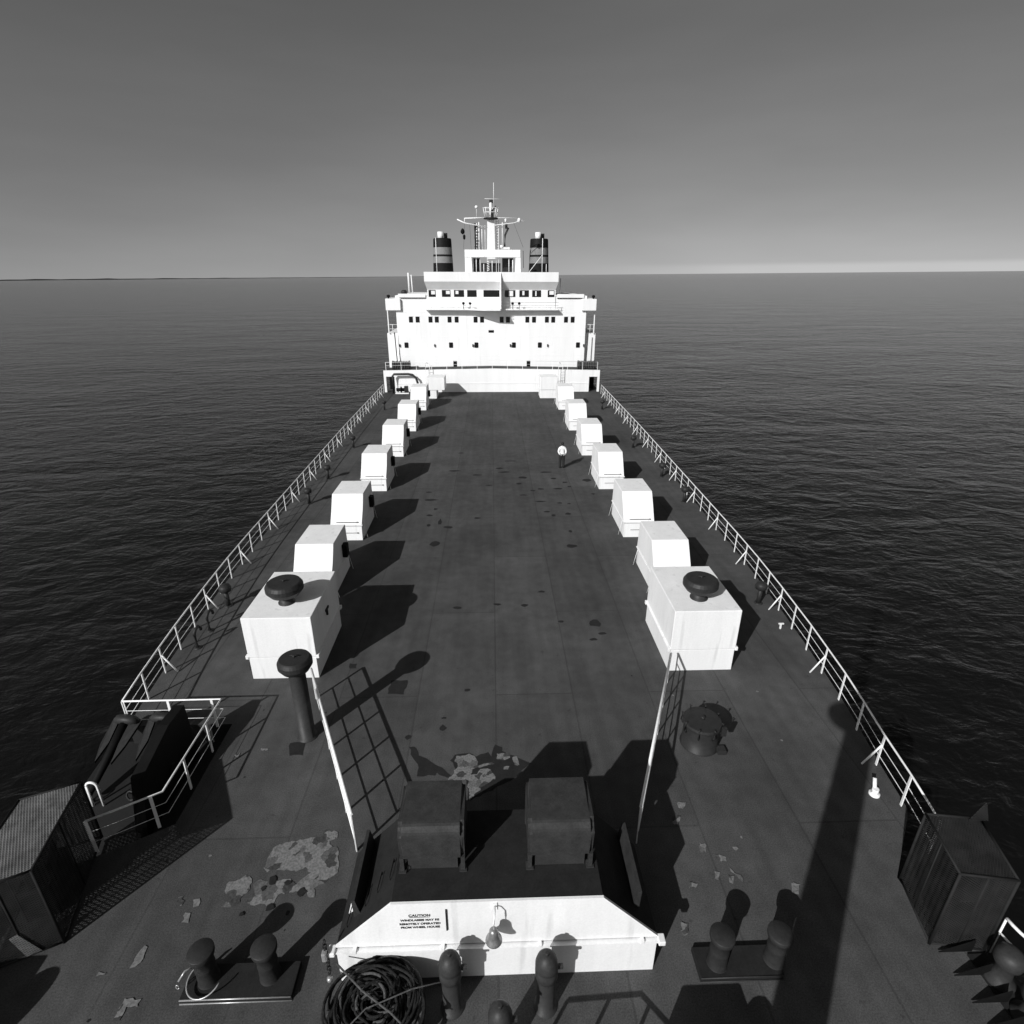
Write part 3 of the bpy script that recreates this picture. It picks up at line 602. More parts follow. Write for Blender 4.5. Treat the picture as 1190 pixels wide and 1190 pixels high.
# ------------------------------------------------------------------ expanded-metal lockers (cages)
def cage(label, A, B_, Cc, D, hA, hB, lidmat):
    r = thing('mesh_locker', label, 'locker', (A[0], A[1], 0), 'mesh lockers at the deck edges')
    top = [(A, hA), (B_, hB), (Cc, hB), (D, hA)]
    b = MB()
    for i in range(4):
        (p, hp), (q, hq) = top[i], top[(i + 1) % 4]
        b.quad((p[0], p[1], .02), (q[0], q[1], .02), (q[0], q[1], hq - .02), (p[0], p[1], hp - .02))
    b.quad(*[(p[0], p[1], .02) for p, h in top])
    b.build('mesh_wall', 'mesh_d', r)
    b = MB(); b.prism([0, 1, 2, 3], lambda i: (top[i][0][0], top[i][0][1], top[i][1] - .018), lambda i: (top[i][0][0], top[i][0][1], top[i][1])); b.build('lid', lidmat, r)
    cxm = sum(p[0] for p, h in top) / 4; cym = sum(p[1] for p, h in top) / 4; ang = math.atan2(B_[1] - A[1], B_[0] - A[0])
    b = MB(); b.box(cxm - .42, cxm + .42, cym - .26, cym + .26, .03, .75, bev=.04, rz=ang); b.box(cxm - .2, cxm + .35, cym - .2, cym + .15, .75, 1.15, bev=.05, rz=ang + .2); b.build('stored_gear', 'black', r)
    b = MB()
    for i in range(4):
        (p, hp), (q, hq) = top[i], top[(i + 1) % 4]
        b.tube([(p[0], p[1], 0), (p[0], p[1], hp + .01)], .032, 4)
        b.tube([(p[0], p[1], hp), (q[0], q[1], hq)], .028, 4); b.tube([(p[0], p[1], .03), (q[0], q[1], .03)], .028, 4)
        b.tube([((p[0] + q[0]) / 2, (p[1] + q[1]) / 2, 0), ((p[0] + q[0]) / 2, (p[1] + q[1]) / 2, (hp + hq) / 2)], .02, 4)
    b.build('angle_frame', 'dark', r)
    return r
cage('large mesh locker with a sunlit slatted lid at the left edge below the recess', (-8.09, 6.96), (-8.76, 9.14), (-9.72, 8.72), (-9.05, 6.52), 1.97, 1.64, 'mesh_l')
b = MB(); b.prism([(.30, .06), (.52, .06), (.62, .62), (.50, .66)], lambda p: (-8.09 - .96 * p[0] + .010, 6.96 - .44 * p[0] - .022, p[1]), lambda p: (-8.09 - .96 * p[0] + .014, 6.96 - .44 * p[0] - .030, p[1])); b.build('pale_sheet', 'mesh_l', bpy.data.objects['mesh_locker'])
cg = cage('dark mesh locker at the end of the right railing', (8.06, 6.42), (8.34, 7.64), (9.32, 7.50), (8.98, 6.27), 1.92, 1.88, 'mesh_d')
b = MB(); b.prism([(9.05, 1.9), (9.42, 1.9), (9.25, 2.35)], lambda p: (p[0], 7.44, p[1]), lambda p: (p[0], 7.47, p[1])); b.build('gusset_plate', 'mesh_d', cg)

r = thing('shadow_bulk', 'black bulk added in the sunken recess to cast shade behind the bent railing', 'housing', (-8.5, 11, -.62))
b = MB(); b.prism([(9.5, -.61), (12.0, -.61), (11.95, 1.2), (11.2, 1.24), (9.9, .9)], lambda p: (-8.36, p[0], p[1]), lambda p: (-8.1, p[0], p[1])); b.build('casing', 'black', r)  # thin black wall shaped to throw the shadow beside the railing
b = MB(); b.tube([(-8.75, 10.9, .1), (-8.05, 10.9, .1)], .16, 12); b.build('shaft', 'black', r)
# ------------------------------------------------------------------ anchors and hoop in the recess
def anchor(x, y, rz, label):
    r = thing('stowed_anchor', label, 'anchor', (x, y, -.55), 'anchors stowed in the recess')
    R_ = Matrix.Rotation(rz, 3, 'Z'); 
    def T(p): q = R_ @ Vector((p[0], p[1], 0)); return (x + q.x, y + q.y, p[2])
    b = MB(); b.tube([T((0, 0.1, .42)), T((0, -.6, .05)), T((0, -1.5, -.42))], [.13, .11, .08], 10); b.build('shank', 'black', r)
    b = MB(); b.tube([T((-.34, .18, .40)), T((-.2, .14, .50)), T((.2, .14, .50)), T((.34, .18, .40))], [.07, .13, .13, .07], 8)
    for s in (-1, 1):
        b.prism([(.16 * s, .10, .46), (.40 * s, .22, .42), (.34 * s, -.45, .16), (.22 * s, -.86, -.02), (.14 * s, -.40, .18)], lambda p: T((p[0], p[1], p[2] - .03)), lambda p: T((p[0], p[1], p[2] + .04)))
    b.build('flukes', 'dark2', r)
    b = MB(); b.tube([T((.10 * math.cos(t), -1.56 + .03 * math.sin(t), -.42 + .12 * math.sin(t))) for t in [2 * pi * k / 12 for k in range(12)]], .025, 6, closed=True); b.build('shackle', 'dark2', r)
anchor(-9.95, 12.1, -.12, 'dark anchor stowed in the sunken recess, outboard of the other')
anchor(-9.0, 12.15, -.05, 'dark anchor stowed in the sunken recess, inboard of the other')
b = MB(); b.tube([(-9.98, 10.5, -.62), (-9.98, 10.5, .02)] + [(-9.85 - .13 * math.cos(t), 10.5, .02 + .13 * math.sin(t)) for t in [k * pi / 10 for k in range(1, 10)]] + [(-9.72, 10.5, .02), (-9.72, 10.5, -.62)], .03, 8)
tag(b.build('pipe_hoop', 'white_rail'), 'small pale pipe hoop standing in the sunken recess by the mesh locker', 'hoop')

# ------------------------------------------------------------------ roller fairlead at the lower right, curved rails
r = thing('roller_fairlead', 'dark roller fairlead with black gussets at the lower right corner', 'fairlead', (8.75, 5.5, 0))
b = MB(); b.box(8.62, 9.1, 4.3, 6.2, 0, .05); b.build('base_plate', 'dark', r)
for y in (6.25, 5.87, 5.46, 5.12):
    b = MB(); b.prism([(8.10, .052), (8.72, .052), (8.72, .34)], lambda p: (p[0], y - .01, p[1]), lambda p: (p[0], y + .01, p[1])); b.build('gusset', 'black', r)
for y in (5.80, 5.22):
    b = MB(); b.lathe(8.86, y, [(.24, .05), (.24, .09), (.15, .16), (.14, .40), (.21, .52), (.225, .56), (.225, .66), (.20, .74), (.12, .80), (0, .82)], n=32); b.build('roller', 'mid', r)
for (z, rr_, off, l) in ((1.0, .03, 0, 'upper white curved pipe rail at the lower right edge beside the fairlead'), (.62, .02, .0, 'lower white curved pipe rail at the lower right edge beside the fairlead')):
    b = MB(); pts = [(9.04 + .75 * (1 - math.cos(t)) , 6.22 - .8 * math.sin(t), z) for t in [k * pi / 2 / 10 for k in range(11)]]
    b.tube(pts, rr_, 8); b.tube([pts[0], (pts[0][0], pts[0][1], 0)], .02, 6); b.tube([pts[8], (pts[8][0], pts[8][1], -.1)], .02, 6)
    tag(b.build('pipe_rail', 'white_rail'), l, 'rail')

# ------------------------------------------------------------------ gear just outside the frame whose shadows reach into it
def winch(x, y, label, rz=0.0):  # unseen winch, put in for the shadow it throws into view
    r = thing('mooring_winch', label, 'winch', (x, y, 0))
    b = MB(); b.box(x - .8, x + .8, y - .4, y + .4, 0, .12); b.build('bed', 'dark', r)
    b = MB(); b.tube([(x - .6, y, .7), (x + .6, y, .7)], .32, 20); b.build('drum', 'dark2', r)
    for q in (-.6, 0, .6):
        b = MB(); b.tube([(x + q - .03, y, .7), (x + q + .03, y, .7)], .58, 28); b.build('flange', 'dark2', r)
    b = MB(); b.box(x - .75, x + .3, y - .1, y + .5, .12, 1.22, bev=.04); b.build('shadow_block', 'dark2', r)  # block added to square off the cast shadow
winch(2.75, 3.85, 'unseen dark winch added to cast shade, below the picture edge right of centre')
winch(-9.75, 4.7, 'unseen dark winch added to cast shade at the far left below the picture edge')
railing('guard_railing', 'short dark railing just below the picture edge', [(.1, 4.35, 0), (1.38, 4.4, 0), (1.78, 3.9, 0), (2.3, 3.0, 0)], h=1.08, mats='dark2', rails=(.15,), spacing=.82, pw=.03, rr=.03)
r = thing('foremast', 'dark foremast behind the camera, its shadow crossing the right of the deck', 'mast', (.18, -.85, 0))
b = MB(); b.tube([(.18, -.85, 0), (.18, -.85, 16.5)], .48, 32, r2=.26); b.build('pole', 'dark2', r)
b = MB(); b.lathe(.0, -.75, [(.0, 9.95), (.66, 9.95), (.66, 10.03), (.0, 10.04)], n=24); b.build('platform', 'dark2', r)

# ------------------------------------------------------------------ person
def person(x, y, rz, label):
    def skin(vs, es, rad, sub=2):
        me = bpy.data.meshes.new('p'); me.from_pydata(vs, es, []); o = bpy.data.objects.new('p', me); C.objects.link(o)
        md = o.modifiers.new('s', 'SKIN'); sv = me.skin_vertices[0].data
        for i, q in enumerate(rad): sv[i].radius = (q if isinstance(q, tuple) else (q, q)); 
        sv[0].use_root = True
        o.modifiers.new('u', 'SUBSURF').levels = sub; md.use_smooth_shade = True
        bpy.context.view_layer.update()
        r_ = bpy.data.meshes.new_from_object(o.evaluated_get(bpy.context.evaluated_depsgraph_get())); bpy.data.objects.remove(o); return r_
    V_ = [(0, 0, .93), (0, 0, 1.08), (0, .01, 1.28), (0, .0, 1.40), (0, .0, 1.47), (0, .01, 1.54), (0, .02, 1.62), (0, .01, 1.69)]
    Rr = [(.145, .11), (.135, .10), (.155, .11), (.12, .09), .055, (.07, .085), (.078, .095), (.06, .07)]
    E = [(i, i + 1) for i in range(7)]
    for s in (-1, 1):
        n0 = len(V_)
        V_ += [(s * .10, 0, .86), (s * .11, .01, .48), (s * .115, -.02, .10), (s * .12, -.02, .05), (s * .125, .14, .035)]
        Rr += [(.125, .12), .095, .075, .05, (.05, .032)]
        E += [(0, n0)] + [(n0 + i, n0 + i + 1) for i in range(4)]
        n1 = len(V_)
        V_ += [(s * .175, 0, 1.37), (s * .25, -.05, 1.12), (s * .17, -.15, .97), (s * .10, -.19, .93)]
        Rr += [.085, .07, .05, (.036, .026)]
        E += [(3, n1)] + [(n1 + i, n1 + i + 1) for i in range(3)]
        for f in range(4):
            n2 = len(V_); zz = .955 - f * .018
            V_ += [(s * (.075 - .0 * f), -.20, zz), (s * (.035 + .006 * (f % 2)), -.205, zz - .02)]
            Rr += [.010, .008]
            E += [(n1 + 3, n2), (n2, n2 + 1)]
        n2 = len(V_); V_ += [(s * .09, -.17, .985), (s * .06, -.175, .995)]; Rr += [.012, .009]; E += [(n1 + 3, n2), (n2, n2 + 1)]
    me = skin(V_, E, Rr)
    for k in ('trousers', 'shirt', 'skin', 'black'): me.materials.append(M[k])
    for p in me.polygons:
        c = p.center; p.use_smooth = True
        if c.z > 1.475: p.material_index = 2
        elif c.z < .075: p.material_index = 3
        elif c.y < -.13 and c.z < 1.05 and c.z > .85 and abs(c.x) < .2: p.material_index = 2
        elif c.z > .95 or abs(c.x) > .2: p.material_index = 1
        else: p.material_index = 0
    root = bpy.data.objects.new('person', me); C.objects.link(root); root.location = (x, y, 0); root.rotation_euler = (0, 0, rz)
    tag(root, label, 'person')
    b = MB(); b.lathe(0, 0, [(.088, 1.56), (.098, 1.62), (.095, 1.68), (.07, 1.735), (0, 1.755)], n=20)
    for v in b.bm.verts: v.co.y = v.co.y * 1.1 - .012
    # leave the face free
    bmesh.ops.delete(b.bm, geom=[v for v in b.bm.verts if v.co.y > .07 and v.co.z < 1.66], context='VERTS')
    h = b.build('hair', 'hair'); h.parent = root
    b = MB(); b.lathe(0, 0, [(.0, 1.575), (.012, 1.58), (.016, 1.60), (.008, 1.63), (0, 1.635)], n=8)
    for v in b.bm.verts: v.co.y += .115
    n_ = b.build('nose', 'skin'); n_.parent = root
    for s in (-1, 1):
        b = MB(); b.lathe(0, 0, [(0, 1.58), (.012, 1.59), (.016, 1.61), (.012, 1.64), (0, 1.645)], n=8)
        for v in b.bm.verts: v.co.x += s * .092
        e = b.build('ear', 'skin'); e.parent = root
        b = MB(); b.lathe(0, 0, [(0, 1.625), (.009, 1.63), (.009, 1.64), (0, 1.645)], n=8)
        for v in b.bm.verts: v.co.x += s * .033; v.co.y += .10
        e = b.build('eye', 'black'); e.parent = root
person(4.45, 35.1, 0.1, 'person in white shirt and dark trousers standing alone on the open deck')

# ------------------------------------------------------------------ superstructure
S = thing('bridge_superstructure', 'white accommodation block and wheelhouse across the ship with rows of windows', 'superstructure', (0, 64, 0))
W = 'house'
b = MB(); 
b.box(-10.45, 10.45, 61.7, 61.95, 0, 2.28)                                  # low front bulkhead with side openings
b.box(-11.58, -11.34, 61.7, 61.95, 0, 2.28); b.box(11.36, 11.58, 61.7, 61.95, 0, 2.28)
b.box(-11.34, -10.45, 61.7, 61.95, 1.66, 2.28); b.box(10.45, 11.36, 61.7, 61.95, 1.6, 2.28)
b.prism([(-11.5, 2.28), (11.5, 2.28), (0, 2.46)], lambda p: (p[0], 61.7, p[1]), lambda p: (p[0], 61.95, p[1]))
b.build('front_bulkhead', W, S)
b = MB(); b.box(-10.4, 10.4, 61.66, 61.70, .90, .93); b.build('bulkhead_seam', 'white_rail', S)
b = MB(); b.prism([(-11.5, 2.1), (11.5, 2.1), (11.5, 2.275), (0, 2.455), (-11.5, 2.275)], lambda p: (p[0], 61.953, p[1]), lambda p: (p[0], 63.99, p[1])); b.build('front_deck', 'deck', S)
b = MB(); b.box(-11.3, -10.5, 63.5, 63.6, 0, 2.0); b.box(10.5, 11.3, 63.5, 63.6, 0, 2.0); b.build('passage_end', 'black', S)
b = MB(); b.box(-10.15, 10.15, 64, 78, 2.12, 9.69, bev=.03); b.build('main_block', W, S)
for s in (-1, 1):
    b = MB(); b.box(min(s * 10.16, s * 11.35), max(s * 10.16, s * 11.35), 64.5, 78, 0, 5.85); b.build('side_wing', W, S)
    b = MB(); b.box(min(s * 9.6, s * 11.15), max(s * 9.6, s * 11.15), 63.7, 67.5, 8.22, 9.38, bev=.03); b.build('wing_head', W, S)
    b = MB(); b.box(min(s * 11.06, s * 11.16), max(s * 11.06, s * 11.16), 64.3, 64.4, 5.85, 8.22); b.build('corner_post', W, S)
b = MB()
for s in (-1, 1):
    b.box(min(s * 10.155, s * 10.2), max(s * 10.155, s * 10.2), 65.5, 77, 5.86, 8.2)
b.build('gallery_wall', 'dark', S)
b = MB(); b.box(-9.77, 9.77, 63.9, 64.02, 9.69, 9.76); b.box(-9.8, -6.95, 63.86, 64.1, 9.5, 9.86); b.box(6.95, 9.8, 63.86, 64.1, 9.5, 9.86); b.build('parapet', W, S)
b = MB(); b.box(-9.6, -6.95, 63.86, 63.99, 9.44, 9.475); b.box(6.95, 9.6, 63.86, 63.99, 9.44, 9.475); b.build('parapet_gap', 'black', S)
b = MB()
prf = [(63.25, 11.98), (63.25, 11.06), (63.88, 10.27), (63.92, 8.42), (74, 8.42), (74, 11.98)]
b.prism(prf, lambda p: (-6.93 + (0 if p[1] > 11 else .2), p[0], p[1]), lambda p: (6.96 - (0 if p[1] > 11 else .2), p[0], p[1])); wh = b.build('wheelhouse', W, S)
bw = [(-6.6, -5.85), (-5.21, -4.3), (-3.94, -2.88), (-2.56, -1.56), (-.85, .85), (1.39, 2.52), (2.93, 3.95), (4.28, 5.24), (5.93, 6.65)]
random.seed(5)
for i, (a, c) in enumerate(bw):
    b = MB(); b.box(a, c, 63.87, 63.935, 9.56, 10.24, bev=.02); w = b.build('window', 'glass', S)
    if i not in (3, 4):
        b = MB(); q = a + (c - a) * random.uniform(.15, .5); h_ = random.uniform(.12, .5); b.box(q, q + h_, 63.855, 63.87, 9.56 + random.uniform(.05, .3), 10.16); b.build('blind', 'white', w)
for x in [-8.63, -7.92, -6.55, -5.88, -4.52, -3.77, -1.74, -1.05, 1.06, 1.73, 3.81, 4.53, 5.92, 6.6, 7.98, 8.70]:
    b = MB(); b.box(x - .21, x + .21, 63.97, 64.02, 6.99, 7.58, bev=.04); b.build('window', 'glass', S)
    b = MB(); b.box(x - .25, x + .25, 63.955, 63.975, 7.60, 7.63); b.build('drip_sill', 'white', S)
b = MB(); b.box(-.37, .22, 63.97, 64.02, 5.95, 6.21, bev=.02); b.build('window', 'glass', S)
for z in (3.55, 5.55, 8.0):
    b = MB(); b.box(-10.1, 10.1, 63.985, 64.0, z, z + .035); b.build('weld_seam', 'white_rail', S)
for x in (-9.28, -4.46, -1.71, 2.37, 5.21, 9.39):
    b = MB(); b.box(x - .21, x + .21, 63.97, 64.02, 4.38, 4.94, bev=.06); b.build('porthole', 'glass', S)
for x in (-6.22, -2.09, 1.99, 6.07, 10.02, -10.0):
    b = MB(); b.box(x - .06, x + .06, 63.85, 64.0, 4.48, 4.76, bev=.02); b.build('deck_lamp', 'dark2', S)
for x in (-4.08, 4.0):
    b = MB(); b.box(x - .2, x + .2, 63.96, 64.02, 2.13, 3.0, bev=.03); b.build('door', 'black', S)
# gallery before the wheelhouse, with rail and floodlights
gp = [(-7.0, 63.97), (-7.0, 63.25), (-2.4, 63.2), (-.6, 62.2), (.9, 62.1), (1.1, 63.2), (7.05, 63.25), (7.05, 63.97)]
b = MB(); b.prism(gp, lambda p: (p[0], p[1], 8.28), lambda p: (p[0], p[1], 8.42)); b.build('gallery_deck', W, S)
b = MB(); g2 = gp[1:-1]
for z in (9.05, 8.75): b.tube([(x, y + .03, z) for x, y in g2], .022, 6)
for k in range(13):
    x = -6.9 + k * 1.15; y = interp(x, [(p[0], p[1]) for p in g2]) + .03; b.tube([(x, y, 8.42), (x, y, 9.05)], .022, 6)
b.build('gallery_rail', 'white_rail', S)
b = MB(); b.prism([(63.2, 11.95), (62.7, 11.0), (62.55, 8.42), (63.9, 8.42), (63.9, 11.95)], lambda p: (.93, p[0], p[1]), lambda p: (1.0, p[0], p[1])); b.build('wind_fin', W, S)
for x in (-2.95, -2.25, 2.2, 2.9):
    b = MB(); b.tube([(x, 63.15, 8.42), (x, 63.15, 8.85)], .03, 6); b.tube([(x, 63.2, 8.95), (x, 63.0, 8.92)], .15, 10, r2=.10); b.build('floodlight', 'black', S)
# poles, lamps, rails on the block
for s in (-1, 1):
    b = MB(); b.tube([(s * 10.3, 63.6, 2.1), (s * 10.42, 63.7, 6.0)], .055, 8); b.build('davit_pole', 'dark2', S)
    b = MB(); b.tube([(s * 10.2, 64.4, 6.75), (s * 11.2, 64.4, 6.75)], .025, 6); b.tube([(s * 10.2, 64.4, 6.3), (s * 11.2, 64.4, 6.3)], .02, 6); b.tube([(s * 10.7, 64.4, 5.85), (s * 10.7, 64.4, 6.75)], .025, 6); b.build('gallery_rail', 'white_rail', S)
    b = MB(); b.lathe(s * 10.85, 64.1, [(.08, 9.38), (.08, 9.5), (.17, 9.55), (.17, 9.72), (0, 9.76)]); b.build('signal_lamp', 'black', S)
b = MB(); b.tube([(-8.75, 65, 9.69), (-8.75, 65, 11.9)], .09, 8); b.tube([(-8.4, 65, 9.69), (-8.45, 65, 11.7)], .06, 8); b.build('vent_post', 'white', S)
b = MB(); b.tube([(7.35, 65, 9.69), (7.35, 65, 11.4)], .06, 8); b.build('vent_post', 'white', S)
b = MB(); b.lathe(-9.3, 65, [(.1, 9.69), (.3, 9.8), (.32, 10.05), (.2, 10.2), (0, 10.22)]); b.build('roof_ventilator', 'dark2', S)
railing('guard_railing', 'thin white railing along the low deck in front of the superstructure', [(-11.3, 61.83, 2.28), (0, 61.83, 2.46), (11.3, 61.83, 2.28)], h=.85, spacing=1.6, rails=(.5,), pw=.02, rr=.016, nobase=True, wire=.01)

def deck_winch(x, label):
    r = thing('mooring_winch', label, 'winch', (x, 62.9, 2.12), 'winches on the low deck before the superstructure')
    b = MB()
    for k in range(9): b.tube([(x - .75 + k * .19, 62.9 + .45 * math.cos(t), 2.65 + .42 * math.sin(t)) for t in [2 * pi * i / 18 for i in range(18)]], .07, 6, closed=True)
    b.build('wound_rope', 'rope_l', r)
    b = MB(); b.tube([(x - .9, 62.9, 2.65), (x + .9, 62.9, 2.65)], .34, 16); b.build('drum', 'black', r)
    for q in (-.9, .9):
        b = MB(); b.tube([(x + q - .04, 62.9, 2.65), (x + q + .04, 62.9, 2.65)], .52, 20); b.build('flange', 'dark2', r)
    b = MB(); b.box(x - 1.0, x + 1.0, 62.6, 63.2, 2.12, 2.2); b.build('bed', 'dark', r)
deck_winch(-9.8, 'dark rope-filled winch on the low deck at the left of the superstructure')
deck_winch(10.25, 'dark rope-filled winch on the low deck at the right of the superstructure')
b = MB(); b.tube([(-10.55, 61.2, 0), (-10.55, 61.2, 1.8), (-10.4, 61.2, 1.98), (-8.9, 61.2, 2.0), (-8.45, 61.2, 1.92), (-8.1, 61.2, 1.6), (-7.95, 61.2, 1.1), (-7.95, 61.2, 0)], .12, 10)  # tube stands in for an arc of shadow on the bulkhead
tag(b.build('shadow_arc', 'mid'), 'dark bent tube imitating an arc of shadow on the low bulkhead at far left', 'pipe')
r = thing('deck_machine', 'small dark and white machine on deck under the shadow arc at far left', 'machine', (-9.6, 60.9, 0))
b = MB(); b.box(-10.3, -8.9, 60.7, 61.1, 0, .12); b.build('bed', 'white', r)
b = MB(); b.tube([(-10.2, 60.9, .42), (-9.1, 60.9, .42)], .18, 12); b.tube([(-9.75, 60.9, .42), (-9.65, 60.9, .42)], .33, 14); b.build('drum', 'black', r)
b = MB(); b.box(-9.35, -8.95, 60.7, 61.1, .12, .8, bev=.03); b.build('gearbox', 'dark2', r)
for s, l in ((-1, 'left'), (1, 'right')):
    b = MB(); x = s * 7.05
    b.tube([(x, 61.3, 0), (x, 61.3, 3.0), (x + .1, 61.5, 3.15), (x + .25, 61.7, 3.0)], .035, 8); b.tube([(x + .45, 61.3, 0), (x + .45, 61.3, 2.9), (x + .25, 61.5, 3.1)], .03, 8)
    for k in range(9): b.tube([(x, 61.3, .3 + k * .3), (x + .45, 61.3, .3 + k * .3)], .018, 5)
    tag(b.build('ladder', 'white_rail'), f'thin white ladder up the low bulkhead on the {l}', 'ladder', 'ladders up the low bulkhead')

# funnels
def funnel(x, label):
    r = thing('funnel', label, 'funnel', (x, 70, 9.6), 'the two funnels')
    def R(z): return interp(z, [(9.6, 1.22), (12.1, 1.14), (15.4, 1.0)])
    ex = 1.0
    def ring(z0, z1, m_, nm, cap=False, e=0):
        b = MB(); pr = [(R(z0) + e, z0), (R(z1) + e, z1)] + ([(R(z1) * .92, z1 + .08), (0, z1 + .08)] if cap else [])
        b.lathe(x, 70, pr, n=36)
        b.build(nm, m_, r)
    ring(9.6, 12.94, 'funnel', 'lower_casing'); ring(12.94, 13.60, 'funnel_mid', 'band'); ring(13.60, 13.81, 'funnel', 'stripe'); ring(13.81, 14.53, 'funnel_mid', 'band'); ring(14.53, 15.38, 'funnel', 'top_casing', True)
    b = MB(); b.tube([(x - .15, 69.7, 15.3), (x - .15, 69.7, 16.1)], .33, 16); b.build('exhaust_pipe', 'white', r)
    b = MB(); b.tube([(x + .38, 70.2, 15.3), (x + .38, 70.2, 16.0)], .2, 14); b.build('exhaust_pipe', 'mid', r)
funnel(-5.42, 'left banded black funnel behind the wheelhouse'); funnel(5.40, 'right banded black funnel behind the wheelhouse')
for x, l in ((-5.8, 'left'), (5.45, 'right')):
    b = MB(); b.tube([(x, 66, 11.98), (x, 66, 15.3)], .035, 6)
    if x > 0: b.tube([(x, 66, 13.7), (x - 1.4, 66, 12.0)], .03, 6); b.tube([(x + .45, 66, 11.98), (x + .45, 66, 12.8)], .03, 6)
    tag(b.build('whip_aerial', 'white_rail'), f'thin white aerial on the wheelhouse roof before the {l} funnel', 'aerial', 'aerials before the funnels')

# radar mast
r = thing('radar_mast', 'white radar mast with yards and aerials on a portal frame above the wheelhouse', 'mast', (0, 66, 11.98))
b = MB(); b.prism([(-.43, 0), (.43, 0), (.43, 1), (-.43, 1)], lambda p: (p[0] * 1.05, 66 + p[1] * .8, 13.3), lambda p: (p[0] * .86, 66 + p[1] * .6, 17.0)); b.build('column', 'white', r)
for x0, x1, x2 in ((-2.8, -2.12, 0), (2.62, 3.12, .2)):
    b = MB(); b.prism([(x0 - x2 * .3, 11.9), (x1 - x2 * .3 + .1, 11.9), (x1, 14.1), (x0, 14.1)], lambda p: (p[0], 66.0, p[1]), lambda p: (p[0], 66.5, p[1])); b.build('portal_leg', 'white', r)
b = MB(); b.box(-2.8, 3.12, 65.95, 66.55, 13.45, 14.18, bev=.03); b.build('portal_beam', 'white', r)
b = MB()
for x0, x1, z0, z1 in ((-2.05, -1.2, 11.9, 13.4), (1.2, 2.4, 11.9, 13.4)): b.box(x0, x1, 67.2, 67.9, z0, z1)
b.box(-1.1, 1.0, 66.9, 67.0, 11.9, 12.9); b.build('machinery_casing', 'dark2', r)
b = MB()
for x, z0, z1, q in [(-1.95, 11.9, 13.4, .05), (-1.6, 11.9, 13.4, .04), (-1.2, 11.9, 13.4, .03), (-.8, 11.9, 12.8, .04), (0.1, 11.9, 13.4, .04), (.55, 11.9, 17, .03), (.8, 11.9, 17, .03), (1.9, 12, 13.4, .04), (2.3, 12, 13.2, .05), (-1.5, 14.2, 16.7, .05), (-1.25, 14.2, 16.8, .06), (-.95, 14.2, 16.4, .05), (-.62, 14.2, 16.5, .03), (1.2, 14.2, 16.8, .04)]:
    b.tube([(x, 66.3, z0), (x, 66.3, z1)], q, 6)
for k in range(12): b.tube([(.5, 66.3, 14.0 + k * .26), (.88, 66.3, 14.0 + k * .26)], .022, 5)
for k in range(7): b.tube([(-.45, 66.2, 12.1 + k * .18), (-.2, 66.2, 12.25 + k * .16)], .04, 5)
b.build('pipework', 'white_rail', r)
b = MB()
for k in range(8): b.box(-1.75 + .1 * (k % 3), -1.45 + .12 * (k % 3), 66.25, 66.35, 14.4 + k * .28, 14.52 + k * .28)
b.tube([(-1.55, 66.5, 14.2), (-1.6, 66.5, 16.7)], .16, 8); b.build('exhaust_riser', 'dark2', r)
b = MB(); b.tube([(-1.05, 66.5, 14.2), (-1.0, 66.5, 16.3)], .07, 6); b.build('exhaust_riser', 'dark2', r)
b = MB(); b.tube([(1.45, 66.4, 14.5), (1.5, 66.4, 15.6), (1.85, 66.4, 16.3)], .10, 8); b.box(1.5, 1.75, 66.3, 66.5, 16.2, 16.7); b.build('exhaust_riser', 'dark2', r)
b = MB(); b.tube([(-2.75, 66, 17.12), (-.3, 66, 17.2)], .055, 8); b.tube([(-3.5, 66, 17.02), (-2.7, 66, 16.68), (-.4, 66, 16.32)], .06, 8); b.tube([(-2.72, 66, 17.12), (-2.72, 66, 16.68)], .04, 6)
b.tube([(.3, 66, 17.2), (2.7, 66, 17.18)], .025, 6); b.tube([(.4, 66, 16.5), (2.4, 66, 16.72), (3.3, 66, 17.0)], .035, 8); b.tube([(2.7, 66, 16.9), (3.6, 66, 16.9)], .02, 6); b.build('yard', 'white_rail', r)
b = MB(); b.lathe(2.95, 66, [(0, 16.75), (.16, 16.8), (.18, 17.0), (.12, 17.15), (0, 17.2)]); b.lathe(1.55, 66, [(0, 16.75), (.1, 16.8), (.12, 17.05), (0, 17.15)]); b.build('lamp', 'white', r)
b = MB(); b.lathe(0, 66.2, [(0, 17.0), (.75, 17.08), (.75, 17.2), (0, 17.22)]); b.build('radar_platform', 'dark2', r)
b = MB()
for k in range(8):
    t = 2 * pi * k / 8; b.tube([(.6 * math.cos(t), 66.2 + .5 * math.sin(t), 17.2), (.78 * math.cos(t), 66.2 + .6 * math.sin(t), 18.15)], .035, 5)
for z, q in ((18.1, .77), (17.7, .69)): b.tube([(q * math.cos(2 * pi * k / 12), 66.2 + q * .8 * math.sin(2 * pi * k / 12), z) for k in range(12)], .028, 5, closed=True)
b.build('platform_rail', 'white_rail', r)
b = MB(); b.tube([(0, 66.2, 17.2), (0, 66.2, 18.6)], .14, 10); b.build('mast_head', 'white', r)
b = MB(); b.box(.02, .3, 66.0, 66.2, 17.25, 17.9); b.box(-.14, .24, 66.1, 66.3, 18.55, 18.85, bev=.03); b.tube([(.2, 66.2, 17.9), (.55, 66.2, 18.3)], .06, 6); b.build('radar_scanner', 'dark2', r)
b = MB(); b.tube([(-.62, 66.2, 18.95), (1.1, 66.2, 18.92)], .02, 5); b.tube([(.32, 66.2, 18.2), (.32, 66.2, 20.4)], .028, 6); b.build('whip_aerial', 'white_rail', r)
